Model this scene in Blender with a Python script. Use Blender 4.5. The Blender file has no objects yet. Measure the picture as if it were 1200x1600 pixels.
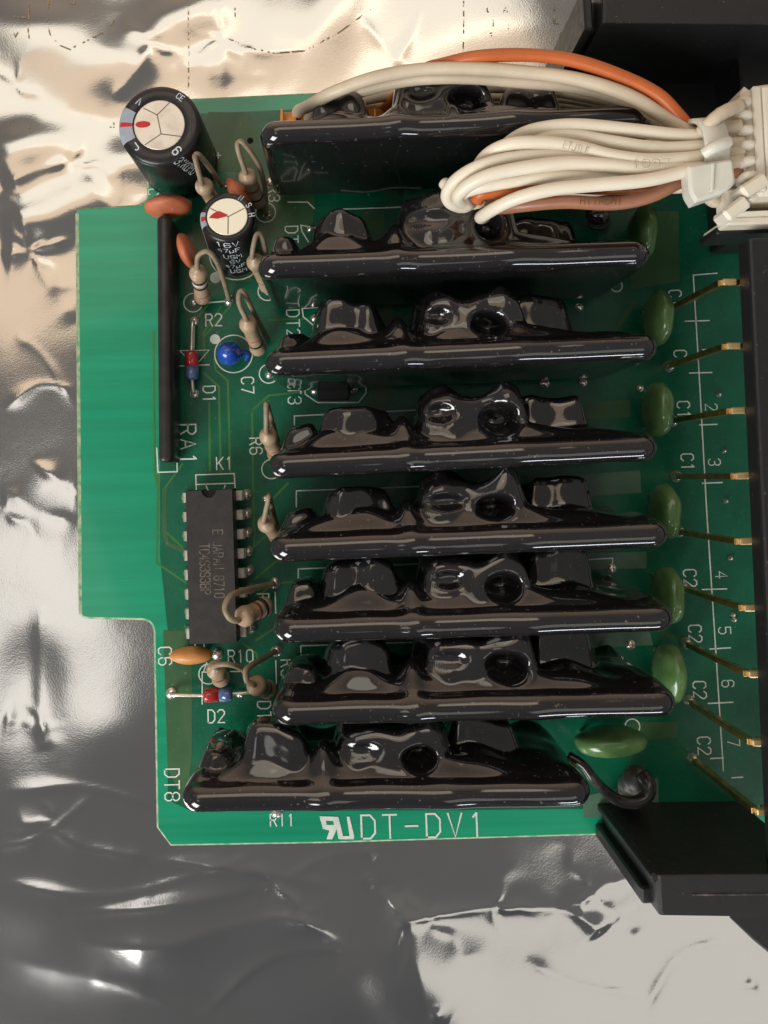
import bpy, bmesh, math, random
import numpy as np
from mathutils import Vector, Matrix, noise
random.seed(7)
S = 0.001                      # everything below is written in millimetres
SC = bpy.context.scene
COL = SC.collection

# ------------------------------------------------------------------ camera
F, PX, PY, D = 1270.0, 516.0, 648.0, 110.0       # focal length and principal point in photo pixels, camera height in mm
q = Vector(((545 - PX) / F, -(745 - PY) / F, -1.0)).normalized()
zc = -q
xc = Vector((1.0, 0.0295, 0.0)); xc = (xc - zc * xc.dot(zc)).normalized()
yc = zc.cross(xc)
R = Matrix((xc, yc, zc))                          # camera axes -> board axes
cd = bpy.data.cameras.new("camera"); cam = bpy.data.objects.new("camera", cd); COL.objects.link(cam)
m4 = R.to_4x4(); m4.translation = Vector((0, 0, D * S)); cam.matrix_world = m4
cd.sensor_fit = 'AUTO'; cd.sensor_width = 36.0; cd.lens = F / 1600 * 36
cd.shift_x = (600 - PX) / 1600; cd.shift_y = (PY - 800) / 1600
cd.clip_start = 0.005; cd.clip_end = 50
SC.camera = cam

def P(u, v, z=0.0):
    """photo pixel at height z (mm above the board) -> board point in mm"""
    d = R @ Vector(((u - PX) / F, -(v - PY) / F, -1.0))
    t = (z - D) / d.z
    return np.array((d.x * t, d.y * t, z))

# ------------------------------------------------------------------ light
SC.view_settings.view_transform = 'Standard'; SC.view_settings.look = 'None'
SC.view_settings.exposure = 0.0; SC.view_settings.gamma = 1.0
W = bpy.data.worlds.new("World"); SC.world = W; W.use_nodes = True
bg = W.node_tree.nodes["Background"]; bg.inputs[1].default_value = 0.36
_t = W.node_tree.nodes.new("ShaderNodeTexCoord"); _s = W.node_tree.nodes.new("ShaderNodeSeparateXYZ"); _r = W.node_tree.nodes.new("ShaderNodeValToRGB")
_m = W.node_tree.nodes.new("ShaderNodeMapRange"); _m.inputs[1].default_value = -1; _m.inputs[2].default_value = 1
W.node_tree.links.new(_t.outputs["Generated"], _s.inputs[0]); W.node_tree.links.new(_s.outputs["Y"], _m.inputs[0]); W.node_tree.links.new(_m.outputs[0], _r.inputs[0])
_r.color_ramp.elements[0].position = 0.05; _r.color_ramp.elements[0].color = (0.32, 0.335, 0.37, 1)      # room: cool window wall to one side,
_r.color_ramp.elements[1].position = 0.97; _r.color_ramp.elements[1].color = (3.0, 2.15, 1.6, 1)      # warm brown wall to the other
_e = _r.color_ramp.elements.new(0.5); _e.color = (0.72, 0.70, 0.675, 1); _e = _r.color_ramp.elements.new(0.80); _e.color = (0.80, 0.72, 0.64, 1)
W.node_tree.links.new(_r.outputs[0], bg.inputs[0])

def lamp(name, loc, target, sx, sy, radiance, col):
    l = bpy.data.lights.new(name, 'AREA'); l.shape = 'RECTANGLE'; l.size = sx; l.size_y = sy
    l.energy = radiance * math.pi * sx * sy; l.color = col
    o = bpy.data.objects.new(name, l); COL.objects.link(o); o.location = loc
    o.rotation_euler = (Vector(target) - Vector(loc)).to_track_quat('-Z', 'Y').to_euler()
    return o
lamp("warm_ceiling_lamp", (-0.22, 0.575, 1.5), (0, 0, 0), 1.35, 0.27, 1.40, (1.0, 0.75, 0.51))
lamp("pale_ceiling_lamp", (-0.22, 0.94, 1.5), (0, 0, 0), 1.35, 0.46, 1.80, (1.0, 0.91, 0.75))
lamp("skylight_lamp", (-0.62, -0.20, 1.5), (0, 0, 0), 0.44, 0.27, 1.6, (1.0, 0.95, 0.88))
lamp("room_lamp", (0.62, -1.02, 1.5), (0, 0, 0), 1.0, 0.62, 1.02, (1.0, 0.96, 0.87))
lamp("window_lamp", (-0.95, -1.15, 0.85), (0, 0, 0), 0.9, 0.8, 13.5, (1.0, 0.98, 0.95))
lamp("far_window_lamp", (0.75, -1.9, 0.45), (0, 0, 0), 0.55, 0.18, 18.0, (0.86, 0.92, 1.0))

# ------------------------------------------------------------------ materials
def hexc(r, g, b):
    f = lambda c: c / 12.92 if c <= 0.04045 else ((c + 0.055) / 1.055) ** 2.4
    return (f(r / 255), f(g / 255), f(b / 255), 1)

def mat(name, col, rough=0.4, metal=0.0, col2=None, nscale=600, nmix=(0.4, 0.65), bump=0.0, bscale=1500, coat=0.0,
        trans=0.0, stretch=(1, 1, 1), speck=None, rvar=0.0, sss=0.0, ior=1.45):
    m = bpy.data.materials.new(name); m.use_nodes = True
    nt = m.node_tree; N = nt.nodes; L = nt.links; b = N["Principled BSDF"]
    b.inputs["Base Color"].default_value = col if len(col) == 4 else (*col, 1)
    b.inputs["Roughness"].default_value = rough; b.inputs["Metallic"].default_value = metal
    b.inputs["IOR"].default_value = ior
    b.inputs["Coat Weight"].default_value = coat; b.inputs["Coat Roughness"].default_value = 0.06
    b.inputs["Transmission Weight"].default_value = trans
    if sss:
        b.inputs["Subsurface Weight"].default_value = sss; b.inputs["Subsurface Radius"].default_value = (1, .8, .5)
        b.inputs["Subsurface Scale"].default_value = 0.0006
    tc = N.new("ShaderNodeTexCoord"); mp = N.new("ShaderNodeMapping"); mp.inputs["Scale"].default_value = stretch
    L.new(tc.outputs["Object"], mp.inputs["Vector"])
    def nz(scale, detail=4, rough_=0.6):
        n = N.new("ShaderNodeTexNoise"); n.inputs["Scale"].default_value = scale; n.inputs["Detail"].default_value = detail
        n.inputs["Roughness"].default_value = rough_; L.new(mp.outputs[0], n.inputs["Vector"]); return n.outputs["Fac"]
    cur = None
    if col2 is not None:
        r = N.new("ShaderNodeValToRGB"); r.color_ramp.elements[0].position = nmix[0]; r.color_ramp.elements[1].position = nmix[1]
        r.color_ramp.elements[0].color = col if len(col) == 4 else (*col, 1)
        r.color_ramp.elements[1].color = col2 if len(col2) == 4 else (*col2, 1)
        L.new(nz(nscale), r.inputs[0]); cur = r.outputs[0]
    if speck is not None:                       # fine pale dust: (colour, threshold, scale)
        c, th, sc = speck
        r = N.new("ShaderNodeValToRGB"); r.color_ramp.elements[0].position = th; r.color_ramp.elements[1].position = th + 0.06
        r.color_ramp.elements[0].color = (0, 0, 0, 1); r.color_ramp.elements[1].color = (1, 1, 1, 1)
        L.new(nz(sc, 2, 0.5), r.inputs[0])
        mx = N.new("ShaderNodeMix"); mx.data_type = 'RGBA'
        L.new(r.outputs[0], mx.inputs["Factor"])
        if cur is not None: L.new(cur, mx.inputs[6])
        else: mx.inputs[6].default_value = col if len(col) == 4 else (*col, 1)
        mx.inputs[7].default_value = (*c, 1) if len(c) == 3 else c
        cur = mx.outputs[2]
    if cur is not None: L.new(cur, b.inputs["Base Color"])
    if rvar:
        mr = N.new("ShaderNodeMapRange"); mr.inputs[1].default_value = 0.3; mr.inputs[2].default_value = 0.7
        mr.inputs[3].default_value = max(0.02, rough - rvar); mr.inputs[4].default_value = rough + rvar
        L.new(nz(nscale * 1.7), mr.inputs[0]); L.new(mr.outputs[0], b.inputs["Roughness"])
    if bump:
        bp = N.new("ShaderNodeBump"); bp.inputs["Strength"].default_value = 1.0; bp.inputs["Distance"].default_value = bump * S
        L.new(nz(bscale, 5), bp.inputs["Height"]); L.new(bp.outputs[0], b.inputs["Normal"])
    return m

M = dict(
    board=mat("solder_mask", (0.002, 0.265, 0.135), 0.25, col2=(0.004, 0.315, 0.165), nscale=420, bump=0.012, bscale=1100, stretch=(0.05, 1, 1), rvar=0.07, coat=0.25),
    plane=mat("masked_copper_plane", (0.003, 0.098, 0.050), 0.26, col2=(0.005, 0.124, 0.063), nscale=180, bump=0.010, bscale=900, speck=((0.10, 0.23, 0.14), 0.69, 2200), rvar=0.08),
    pour=mat("copper_pour", (0.034, 0.105, 0.040), 0.35, col2=(0.048, 0.125, 0.048), nscale=300, bump=0.01, bscale=900, speck=((0.16, 0.24, 0.12), 0.70, 1800)),
    pale_pour=mat("tinned_pour", (0.07, 0.15, 0.10), 0.35, col2=(0.10, 0.18, 0.125), nscale=400),
    trace=mat("copper_trace", (0.035, 0.17, 0.045), 0.3, col2=(0.07, 0.19, 0.04), nscale=250),
    edge=mat("fibreglass_edge", (0.42, 0.50, 0.30), 0.7, col2=(0.10, 0.32, 0.17), nscale=900),
    ink=mat("silkscreen_ink", (0.76, 0.80, 0.74), 0.6, col2=(0.62, 0.70, 0.62), nscale=900),
    solder=mat("solder", (0.86, 0.82, 0.76), 0.24, 0.85, col2=(0.62, 0.58, 0.52), nscale=900, bump=0.03, bscale=1200),
    resin=mat("black_resin", (0.010, 0.009, 0.010), 0.085, bump=0.016, bscale=330, coat=0.5, rvar=0.045, nscale=300, ior=1.6,
              speck=((0.12, 0.105, 0.09), 0.675, 2300)),
    blackplastic=mat("black_plastic", (0.013, 0.013, 0.014), 0.42, bump=0.02, bscale=2200, rvar=0.06, speck=((0.09, 0.085, 0.08), 0.70, 2600)),
    icbody=mat("chip_epoxy", (0.022, 0.020, 0.019), 0.58, col2=(0.032, 0.029, 0.027), nscale=700, bump=0.03, bscale=2500),
    icmark=mat("chip_marking", (0.18, 0.155, 0.115), 0.6, col2=(0.07, 0.062, 0.05), nscale=1600),
    tin=mat("tinned_lead", (0.82, 0.77, 0.68), 0.30, 0.70, col2=(0.60, 0.55, 0.48), nscale=900),
    gold=mat("gold_pin", (0.78, 0.50, 0.20), 0.3, 1.0, col2=(0.45, 0.30, 0.14), nscale=600),
    gold_lit=mat("lit_gold_pin", (0.95, 0.70, 0.36), 0.28, 0.75, col2=(0.85, 0.58, 0.26), nscale=900),  # brighter gold for the upward bends, caught light put into the colour
    beige=mat("resistor_coat", (0.44, 0.31, 0.20), 0.35, col2=(0.36, 0.27, 0.18), nscale=500, bump=0.06, bscale=800, speck=((0.58, 0.50, 0.39), 0.63, 1500)),
    lead=mat("dusty_lead", (0.30, 0.235, 0.155), 0.5, col2=(0.22, 0.17, 0.115), nscale=700, bump=0.03),
    bandk=mat("black_band", (0.02, 0.015, 0.015), 0.4), bandr=mat("brown_band", (0.20, 0.07, 0.03), 0.4), bandp=mat("pink_band", (0.45, 0.20, 0.13), 0.4),
    bandw=mat("silver_band", (0.6, 0.58, 0.55), 0.4),
    disc=mat("brown_ceramic", (0.50, 0.145, 0.065), 0.5, col2=(0.36, 0.10, 0.05), nscale=350, bump=0.03, speck=((0.5, 0.3, 0.2), 0.72, 1600)),
    orangecap=mat("orange_ceramic", (0.66, 0.30, 0.09), 0.4, col2=(0.55, 0.24, 0.07), nscale=350, bump=0.03),
    greencap=mat("green_dip", (0.100, 0.200, 0.068), 0.26, col2=(0.070, 0.155, 0.048), sss=0.25, nscale=350, bump=0.05, bscale=500, coat=0.4),
    blue=mat("blue_dip", (0.012, 0.055, 0.36), 0.2, col2=(0.02, 0.09, 0.42), nscale=300, bump=0.03, bscale=500, coat=0.4),
    sleeve=mat("black_sleeve", (0.014, 0.013, 0.014), 0.30, bump=0.01, bscale=600, speck=((0.09, 0.08, 0.07), 0.74, 1800), rvar=0.07),
    sleeveink=mat("sleeve_ink", (0.62, 0.68, 0.74), 0.5), stripe=mat("sleeve_stripe", (0.30, 0.34, 0.40), 0.4, col2=(0.36, 0.40, 0.46), nscale=700),
    alu=mat("can_top", (0.74, 0.68, 0.60), 0.42, 0.55, col2=(0.62, 0.55, 0.48), nscale=450, bump=0.02, bscale=1500),
    cream=mat("can_top_cream", (0.95, 0.90, 0.74), 0.40, 0.2, bump=0.01), groove=mat("vent_groove", (0.20, 0.17, 0.14), 0.5, 0.3),
    red=mat("red_paint", (0.60, 0.02, 0.02), 0.45, col2=(0.45, 0.02, 0.02), nscale=900),
    glass_r=mat("red_glass", (0.50, 0.03, 0.03), 0.12, col2=(0.32, 0.03, 0.03), nscale=700, coat=0.6), glass_b=mat("blue_glass", (0.06, 0.10, 0.24), 0.12, col2=(0.10, 0.16, 0.34), nscale=700, coat=0.6),
    ra=mat("resin_brown_black", (0.018, 0.016, 0.016), 0.34, col2=(0.028, 0.025, 0.024), nscale=500, bump=0.03, bscale=700),
    wire=mat("white_pvc", (0.76, 0.685, 0.55), 0.38, col2=(0.80, 0.73, 0.60), nscale=120, sss=0.1, bump=0.01, bscale=500),
    wire_shade=mat("shaded_white_pvc", (0.55, 0.46, 0.34), 0.42, col2=(0.64, 0.54, 0.40), nscale=150, bump=0.01, bscale=500),  # duller white for the upper wires, their shade put into the colour
    wire_o=mat("orange_pvc", (0.52, 0.125, 0.03), 0.38, col2=(0.46, 0.11, 0.026), nscale=200),
    wire_b=mat("brown_pvc", (0.34, 0.15, 0.085), 0.38, col2=(0.28, 0.12, 0.07), nscale=200),
    wireink=mat("wire_ink", (0.38, 0.31, 0.23), 0.6, col2=(0.62, 0.53, 0.40), nscale=1800),
    nylon=mat("white_nylon", (0.72, 0.66, 0.54), 0.42, col2=(0.78, 0.73, 0.62), nscale=150, sss=0.15, bump=0.015, bscale=900),
    tie=mat("cable_tie_nylon", (0.74, 0.73, 0.64), 0.32, col2=(0.80, 0.79, 0.70), nscale=200, sss=0.5, trans=0.15, bump=0.02, bscale=700),
    orangepl=mat("orange_plastic", (0.62, 0.24, 0.03), 0.4, col2=(0.5, 0.18, 0.02), nscale=400),
    dusty2=mat('dull_black_lead', (0.012, 0.012, 0.012), 0.22, col2=(0.05, 0.046, 0.04), nscale=450, nmix=(0.5, 0.75), bump=0.02),
    dusty=mat("dusty_black", (0.03, 0.028, 0.026), 0.4, col2=(0.24, 0.21, 0.18), nscale=450, nmix=(0.5, 0.75), bump=0.03),
    print_=None, hole=mat("hole_black", (0.003, 0.003, 0.003), 0.9),
)

# ------------------------------------------------------------------ mesh helpers
class MB:
    def __init__(s): s.v = []; s.f = []; s.m = []; s.sm = []
    def add(s, vs, fs, mi=0, smooth=True):
        o = len(s.v); s.v.extend([tuple(map(float, x)) for x in vs])
        for f in fs: s.f.append([i + o for i in f]); s.m.append(mi); s.sm.append(smooth)
        return s
    def build(s, name, mats, parent=None, kind=None, label=None, normals=None):
        me = bpy.data.meshes.new(name); me.from_pydata([(a * S, b * S, c * S) for a, b, c in s.v], [], s.f)
        for m in (mats if isinstance(mats, (list, tuple)) else [mats]): me.materials.append(m)
        me.polygons.foreach_set("material_index", s.m); me.polygons.foreach_set("use_smooth", s.sm); me.update()
        if normals is not None: me.normals_split_custom_set_from_vertices(normals)
        o = bpy.data.objects.new(name, me); COL.objects.link(o)
        if parent is not None: o.parent = parent
        if kind: o["kind"] = kind
        if label: o["label"] = label
        return o

def empty(name, label, cat, group=None):
    o = bpy.data.objects.new(name, None); COL.objects.link(o); o.empty_display_size = 0.01
    o["label"] = label; o["category"] = cat
    if group: o["group"] = group
    return o

def unit(a): a = np.asarray(a, float); return a / max(np.linalg.norm(a), 1e-9)

def smoothpath(pts, n=6):
    pts = [np.asarray(p, float) for p in pts]
    if len(pts) < 3: return pts
    q_ = [2 * pts[0] - pts[1]] + pts + [2 * pts[-1] - pts[-2]]; out = []
    for i in range(1, len(q_) - 2):
        a, b, c, d = q_[i - 1:i + 3]
        for k in range(n):
            t = k / n
            out.append(0.5 * (2 * b + (c - a) * t + (2 * a - 5 * b + 4 * c - d) * t * t + (3 * b - a - 3 * c + d) * t ** 3))
    out.append(pts[-1]); return out

def tube(mb, pts, r, n=10, mi=0, sub=6, cap=True):
    p = smoothpath(pts, sub); k = len(p)
    rad = [r(i / (k - 1)) if callable(r) else r for i in range(k)]
    t = [unit(p[min(i + 1, k - 1)] - p[max(i - 1, 0)]) for i in range(k)]
    ref = np.array((0, 0, 1.0)) if abs(t[0][2]) < 0.9 else np.array((1.0, 0, 0))
    a = unit(np.cross(t[0], ref)); vs = []
    for i in range(k):
        a = unit(a - t[i] * np.dot(a, t[i])); b = np.cross(t[i], a)
        for j in range(n):
            w = 2 * math.pi * j / n; vs.append(p[i] + rad[i] * (math.cos(w) * a + math.sin(w) * b))
    fs = [[i * n + j, i * n + (j + 1) % n, (i + 1) * n + (j + 1) % n, (i + 1) * n + j] for i in range(k - 1) for j in range(n)]
    if cap: fs += [list(range(n))[::-1], [(k - 1) * n + j for j in range(n)]]
    mb.add(vs, fs, mi); return mb

def frame_of(axis):
    z = unit(axis); ref = np.array((0, 1.0, 0)) if abs(z[1]) < 0.9 else np.array((1.0, 0, 0))
    x = unit(np.cross(ref, z)); return x, np.cross(z, x), z

def lathe(mb, prof, o, axis, n=28, mi=None, fr=None):
    """prof: (radius, height[, material of the strip above])"""
    x, y, z = fr or frame_of(axis); o = np.asarray(o, float); vs = []
    for p in prof:
        for j in range(n):
            w = 2 * math.pi * j / n; vs.append(o + z * p[1] + p[0] * (math.cos(w) * x + math.sin(w) * y))
    base = len(mb.v)
    mb.add(vs, [])
    for i in range(len(prof) - 1):
        m_ = prof[i][2] if len(prof[i]) > 2 else (mi or 0)
        for j in range(n):
            mb.f.append([base + i * n + j, base + i * n + (j + 1) % n, base + (i + 1) * n + (j + 1) % n, base + (i + 1) * n + j]); mb.m.append(m_); mb.sm.append(True)
    mb.f.append([base + j for j in range(n)][::-1]); mb.m.append(prof[0][2] if len(prof[0]) > 2 else (mi or 0)); mb.sm.append(False)
    mb.f.append([base + (len(prof) - 1) * n + j for j in range(n)]); mb.m.append(prof[-2][2] if len(prof[-2]) > 2 else (mi or 0)); mb.sm.append(False)
    return mb

def ellipsoid(mb, c, a, b, d, nu=24, nv=14, mi=0, wob=0.0, seed=0.0, pw=1.0):
    c, a, b, d = (np.asarray(x, float) for x in (c, a, b, d)); vs = [c - d]
    sp = lambda t: math.copysign(abs(t) ** pw, t)
    for i in range(1, nv):
        ph = -math.pi / 2 + math.pi * i / nv
        for j in range(nu):
            th = 2 * math.pi * j / nu
            e = np.array((sp(math.cos(ph)) * sp(math.cos(th)), sp(math.cos(ph)) * sp(math.sin(th)), sp(math.sin(ph))))
            k = 1 + wob * noise.noise(Vector(e * 1.6 + seed))
            vs.append(c + k * (a * e[0] + b * e[1] + d * e[2]))
    vs.append(c + d); t = len(vs) - 1; fs = []
    for j in range(nu):
        fs.append([0, 1 + (j + 1) % nu, 1 + j]); fs.append([t, t - nu + j, t - nu + (j + 1) % nu])
    for i in range(nv - 2):
        for j in range(nu):
            p0 = 1 + i * nu; fs.append([p0 + j, p0 + (j + 1) % nu, p0 + nu + (j + 1) % nu, p0 + nu + j])
    return mb.add(vs, fs, mi)

def hull(mb, pts, mi=0, smooth=False):
    bm = bmesh.new()
    for p in pts: bm.verts.new(p)
    r = bmesh.ops.convex_hull(bm, input=bm.verts[:])
    bmesh.ops.delete(bm, geom=[v for v in bm.verts if not v.link_faces], context='VERTS')
    bmesh.ops.recalc_face_normals(bm, faces=bm.faces[:])
    bm.verts.index_update()
    mb.add([v.co[:] for v in bm.verts], [[v.index for v in f.verts] for f in bm.faces], mi, smooth); bm.free(); return mb

def box(mb, c, ex, ey, ez, bev=0.15, mi=0):
    """bevelled box from its centre and three half-edge vectors"""
    c, E = np.asarray(c, float), [np.asarray(e, float) for e in (ex, ey, ez)]
    ln = [np.linalg.norm(e) for e in E]; pts = []
    for sx in (-1, 1):
        for sy in (-1, 1):
            for sz in (-1, 1):
                s = (sx, sy, sz)
                for k in range(3):
                    pts.append(c + sum(E[i] * s[i] * (1 if i == k else 1 - min(0.45, bev / ln[i])) for i in range(3)))
    return hull(mb, pts, mi)

def abox(mb, x0, x1, y0, y1, z0, z1, bev=0.15, mi=0):
    return box(mb, ((x0 + x1) / 2, (y0 + y1) / 2, (z0 + z1) / 2), (abs(x1 - x0) / 2, 0, 0), (0, abs(y1 - y0) / 2, 0), (0, 0, abs(z1 - z0) / 2), bev, mi)

def wedge(mb, poly_bot, poly_top, mi=0):                     # hull between two outlines
    return hull(mb, list(poly_bot) + list(poly_top), mi)

def offset(poly, d):
    """inset a counter-clockwise outline"""
    n = len(poly); out = []
    for i in range(n):
        a, b, c = (np.asarray(poly[(i + k) % n][:2]) for k in (-1, 0, 1))
        e1, e2 = unit(b - a), unit(c - b); n1, n2 = np.array((-e1[1], e1[0])), np.array((-e2[1], e2[0]))
        k = 1 + np.dot(n1, n2); out.append(b + d * (n1 + n2) / max(k, 0.3))
    return out

def roundpoly(poly, radii, n=5):
    out = []; N = len(poly)
    for i in range(N):
        a, b, c = (np.asarray(poly[(i + k) % N][:2], float) for k in (-1, 0, 1)); r = radii[i]
        if r <= 0: out.append(b); continue
        p0, p1 = b + unit(a - b) * r, b + unit(c - b) * r
        for k in range(n + 1):
            t = k / n; out.append((1 - t) ** 2 * p0 + 2 * t * (1 - t) * b + t * t * p1)
    return out

def ccw(poly):
    A = sum(poly[i][0] * poly[(i + 1) % len(poly)][1] - poly[(i + 1) % len(poly)][0] * poly[i][1] for i in range(len(poly)))
    return poly if A > 0 else poly[::-1]

def plate(mb, poly, z0, z1, bev=0.0, mi_top=0, mi_side=0, bottom=True):
    poly = ccw([np.asarray(p[:2], float) for p in poly]); n = len(poly)
    rings = [(poly, z0), (poly, z1 - bev)] if bev else [(poly, z0), (poly, z1)]
    if bev: rings.append((offset(poly, bev), z1))
    o = len(mb.v)
    for pl, z in rings: mb.v.extend([(p[0], p[1], z) for p in pl])
    for k in range(len(rings) - 1):
        for i in range(n):
            mb.f.append([o + k * n + i, o + k * n + (i + 1) % n, o + (k + 1) * n + (i + 1) % n, o + (k + 1) * n + i]); mb.m.append(mi_side); mb.sm.append(False)
    mb.f.append([o + (len(rings) - 1) * n + i for i in range(n)]); mb.m.append(mi_top); mb.sm.append(False)
    if bottom: mb.f.append([o + i for i in range(n)][::-1]); mb.m.append(mi_side); mb.sm.append(False)
    return mb

# stroke lettering -------------------------------------------------
G = {
 'A': [[(0,0),(2,6),(4,0)],[(.7,2),(3.3,2)]], 'B': [[(0,0),(0,6),(3,6),(4,5),(4,4),(3,3.1),(0,3.1)],[(3,3.1),(4,2.2),(4,1),(3,0),(0,0)]],
 'C': [[(4,5),(3,6),(1,6),(0,5),(0,1),(1,0),(3,0),(4,1)]], 'D': [[(0,0),(0,6),(2.6,6),(4,4.6),(4,1.4),(2.6,0),(0,0)]],
 'E': [[(4,0),(0,0),(0,6),(4,6)],[(0,3.1),(3,3.1)]], 'F': [[(0,0),(0,6),(4,6)],[(0,3.1),(3,3.1)]], 'H': [[(0,0),(0,6)],[(4,0),(4,6)],[(0,3),(4,3)]],
 'I': [[(2,0),(2,6)]], 'J': [[(4,6),(4,1),(3,0),(1,0),(0,1)]], 'K': [[(0,0),(0,6)],[(4,6),(0,2.4)],[(1.4,3.6),(4,0)]], 'L': [[(0,6),(0,0),(4,0)]],
 'M': [[(0,0),(0,6),(2,3),(4,6),(4,0)]], 'N': [[(0,0),(0,6),(4,0),(4,6)]], 'P': [[(0,0),(0,6),(3,6),(4,5),(4,4),(3,3),(0,3)]],
 'R': [[(0,0),(0,6),(3,6),(4,5),(4,4),(3,3),(0,3)],[(2.2,3),(4,0)]], 'S': [[(4,5),(3,6),(1,6),(0,5),(0,4),(1,3.2),(3,2.9),(4,2),(4,1),(3,0),(1,0),(0,1)]],
 'T': [[(0,6),(4,6)],[(2,6),(2,0)]], 'U': [[(0,6),(0,1),(1,0),(3,0),(4,1),(4,6)]], 'V': [[(0,6),(2,0),(4,6)]], 'W': [[(0,6),(1,0),(2,4),(3,0),(4,6)]],
 '0': [[(1,0),(0,1),(0,5),(1,6),(3,6),(4,5),(4,1),(3,0),(1,0)]], '1': [[(2,0),(2,6)],[(2,6),(1,5)]], '|': [[(2,0),(2,6)]],
 '2': [[(0,5),(1,6),(3,6),(4,5),(4,4),(0,0),(4,0)]], '3': [[(0,5),(1,6),(3,6),(4,5),(4,4),(3,3.1),(1.5,3.1)],[(3,3.1),(4,2.2),(4,1),(3,0),(1,0),(0,1)]],
 '4': [[(3,0),(3,6),(0,2),(4,2)]], '5': [[(4,6),(0,6),(0,3.5),(3,3.6),(4,2.6),(4,1),(3,0),(1,0),(0,1)]],
 '6': [[(4,5),(3,6),(1,6),(0,5),(0,1),(1,0),(3,0),(4,1),(4,2.4),(3,3.3),(1,3.3),(0,2.4)]], '7': [[(0,6),(4,6),(1.5,0)]],
 '8': [[(1,3.2),(0,4),(0,5),(1,6),(3,6),(4,5),(4,4),(3,3.2),(1,3.2),(0,2.3),(0,1),(1,0),(3,0),(4,1),(4,2.3),(3,3.2)]],
 '9': [[(0,1),(1,0),(3,0),(4,1),(4,5),(3,6),(1,6),(0,5),(0,3.6),(1,2.7),(3,2.7),(4,3.6)]], '-': [[(.2,3),(3.8,3)]], '+': [[(0,3),(4,3)],[(2,1),(2,5)]],
 'u': [[(0,-1.5),(0,4)],[(0,1),(1,0),(2.4,0),(3.4,1)],[(3.4,4),(3.4,0)]], '.': [[(1.8,0),(2.2,0)]], ' ': [],
}
def strokes(text, adv=5.6):
    out = []
    for i, ch in enumerate(text):
        for st in G.get(ch, []): out.append([(x + i * adv, y) for x, y in st])
    return out, len(text) * adv - (adv - 4)

def ribbon(mb, line, w, f, lift=0.0, mi=0, closed=False):
    """flat stroke of width w along a 2-D line; f maps (x, y, lift) to 3-D"""
    p = [np.asarray(a, float) for a in line]; n = len(p); L_, R_ = [], []
    for i in range(n):
        a = p[(i - 1) % n] if (i > 0 or closed) else p[i]; c = p[(i + 1) % n] if (i < n - 1 or closed) else p[i]
        e1, e2 = p[i] - a, c - p[i]
        e1 = unit(e1) if np.linalg.norm(e1) > 1e-9 else unit(e2); e2 = unit(e2) if np.linalg.norm(e2) > 1e-9 else e1
        n1, n2 = np.array((-e1[1], e1[0])), np.array((-e2[1], e2[0])); k = max(1 + np.dot(n1, n2), 0.6)
        o = (n1 + n2) / k * w / 2; ext = np.zeros(2)
        if not closed and i == 0: ext = -e2 * w * 0.4
        if not closed and i == n - 1: ext = e1 * w * 0.4
        L_.append(f(*(p[i] + o + ext), lift)); R_.append(f(*(p[i] - o + ext), lift))
    vs = L_ + R_; fs = [[i, i + n, (i + 1) % n + n, (i + 1) % n] for i in range(n if closed else n - 1)]
    return mb.add(vs, fs, mi, False)

def text_on(name, text, f, h, w, parent, m, adv=5.6, sx=1.0, centre=True, label=None):
    """lettering: f maps flat mm coordinates to the surface"""
    mb = MB(); st, wid = strokes(text, adv); k = h / 6.0
    x0 = wid * k * sx / 2 if centre else 0
    for i, s in enumerate(st):
        ribbon(mb, [(x * k * sx - x0, y * k - h / 2) for x, y in s], w, f, 0.003 * (i % 7))
    return mb.build(name, m, parent, label=label)

# =================================================================== THE BAG
BZ = -3.0
def dseg(X, Y, a, b):
    ax, ay = a; bx, by = b; dx, dy = bx - ax, by - ay; t = np.clip(((X - ax) * dx + (Y - ay) * dy) / (dx * dx + dy * dy), 0, 1)
    return np.hypot(X - ax - t * dx, Y - ay - t * dy), t
def nfield(X, Y, sc, seed):
    out = np.empty(X.size); xf, yf = (X * sc).ravel(), (Y * sc).ravel()
    for i in range(X.size): out[i] = noise.noise(Vector((xf[i], yf[i], seed)))
    return out.reshape(X.shape)

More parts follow.
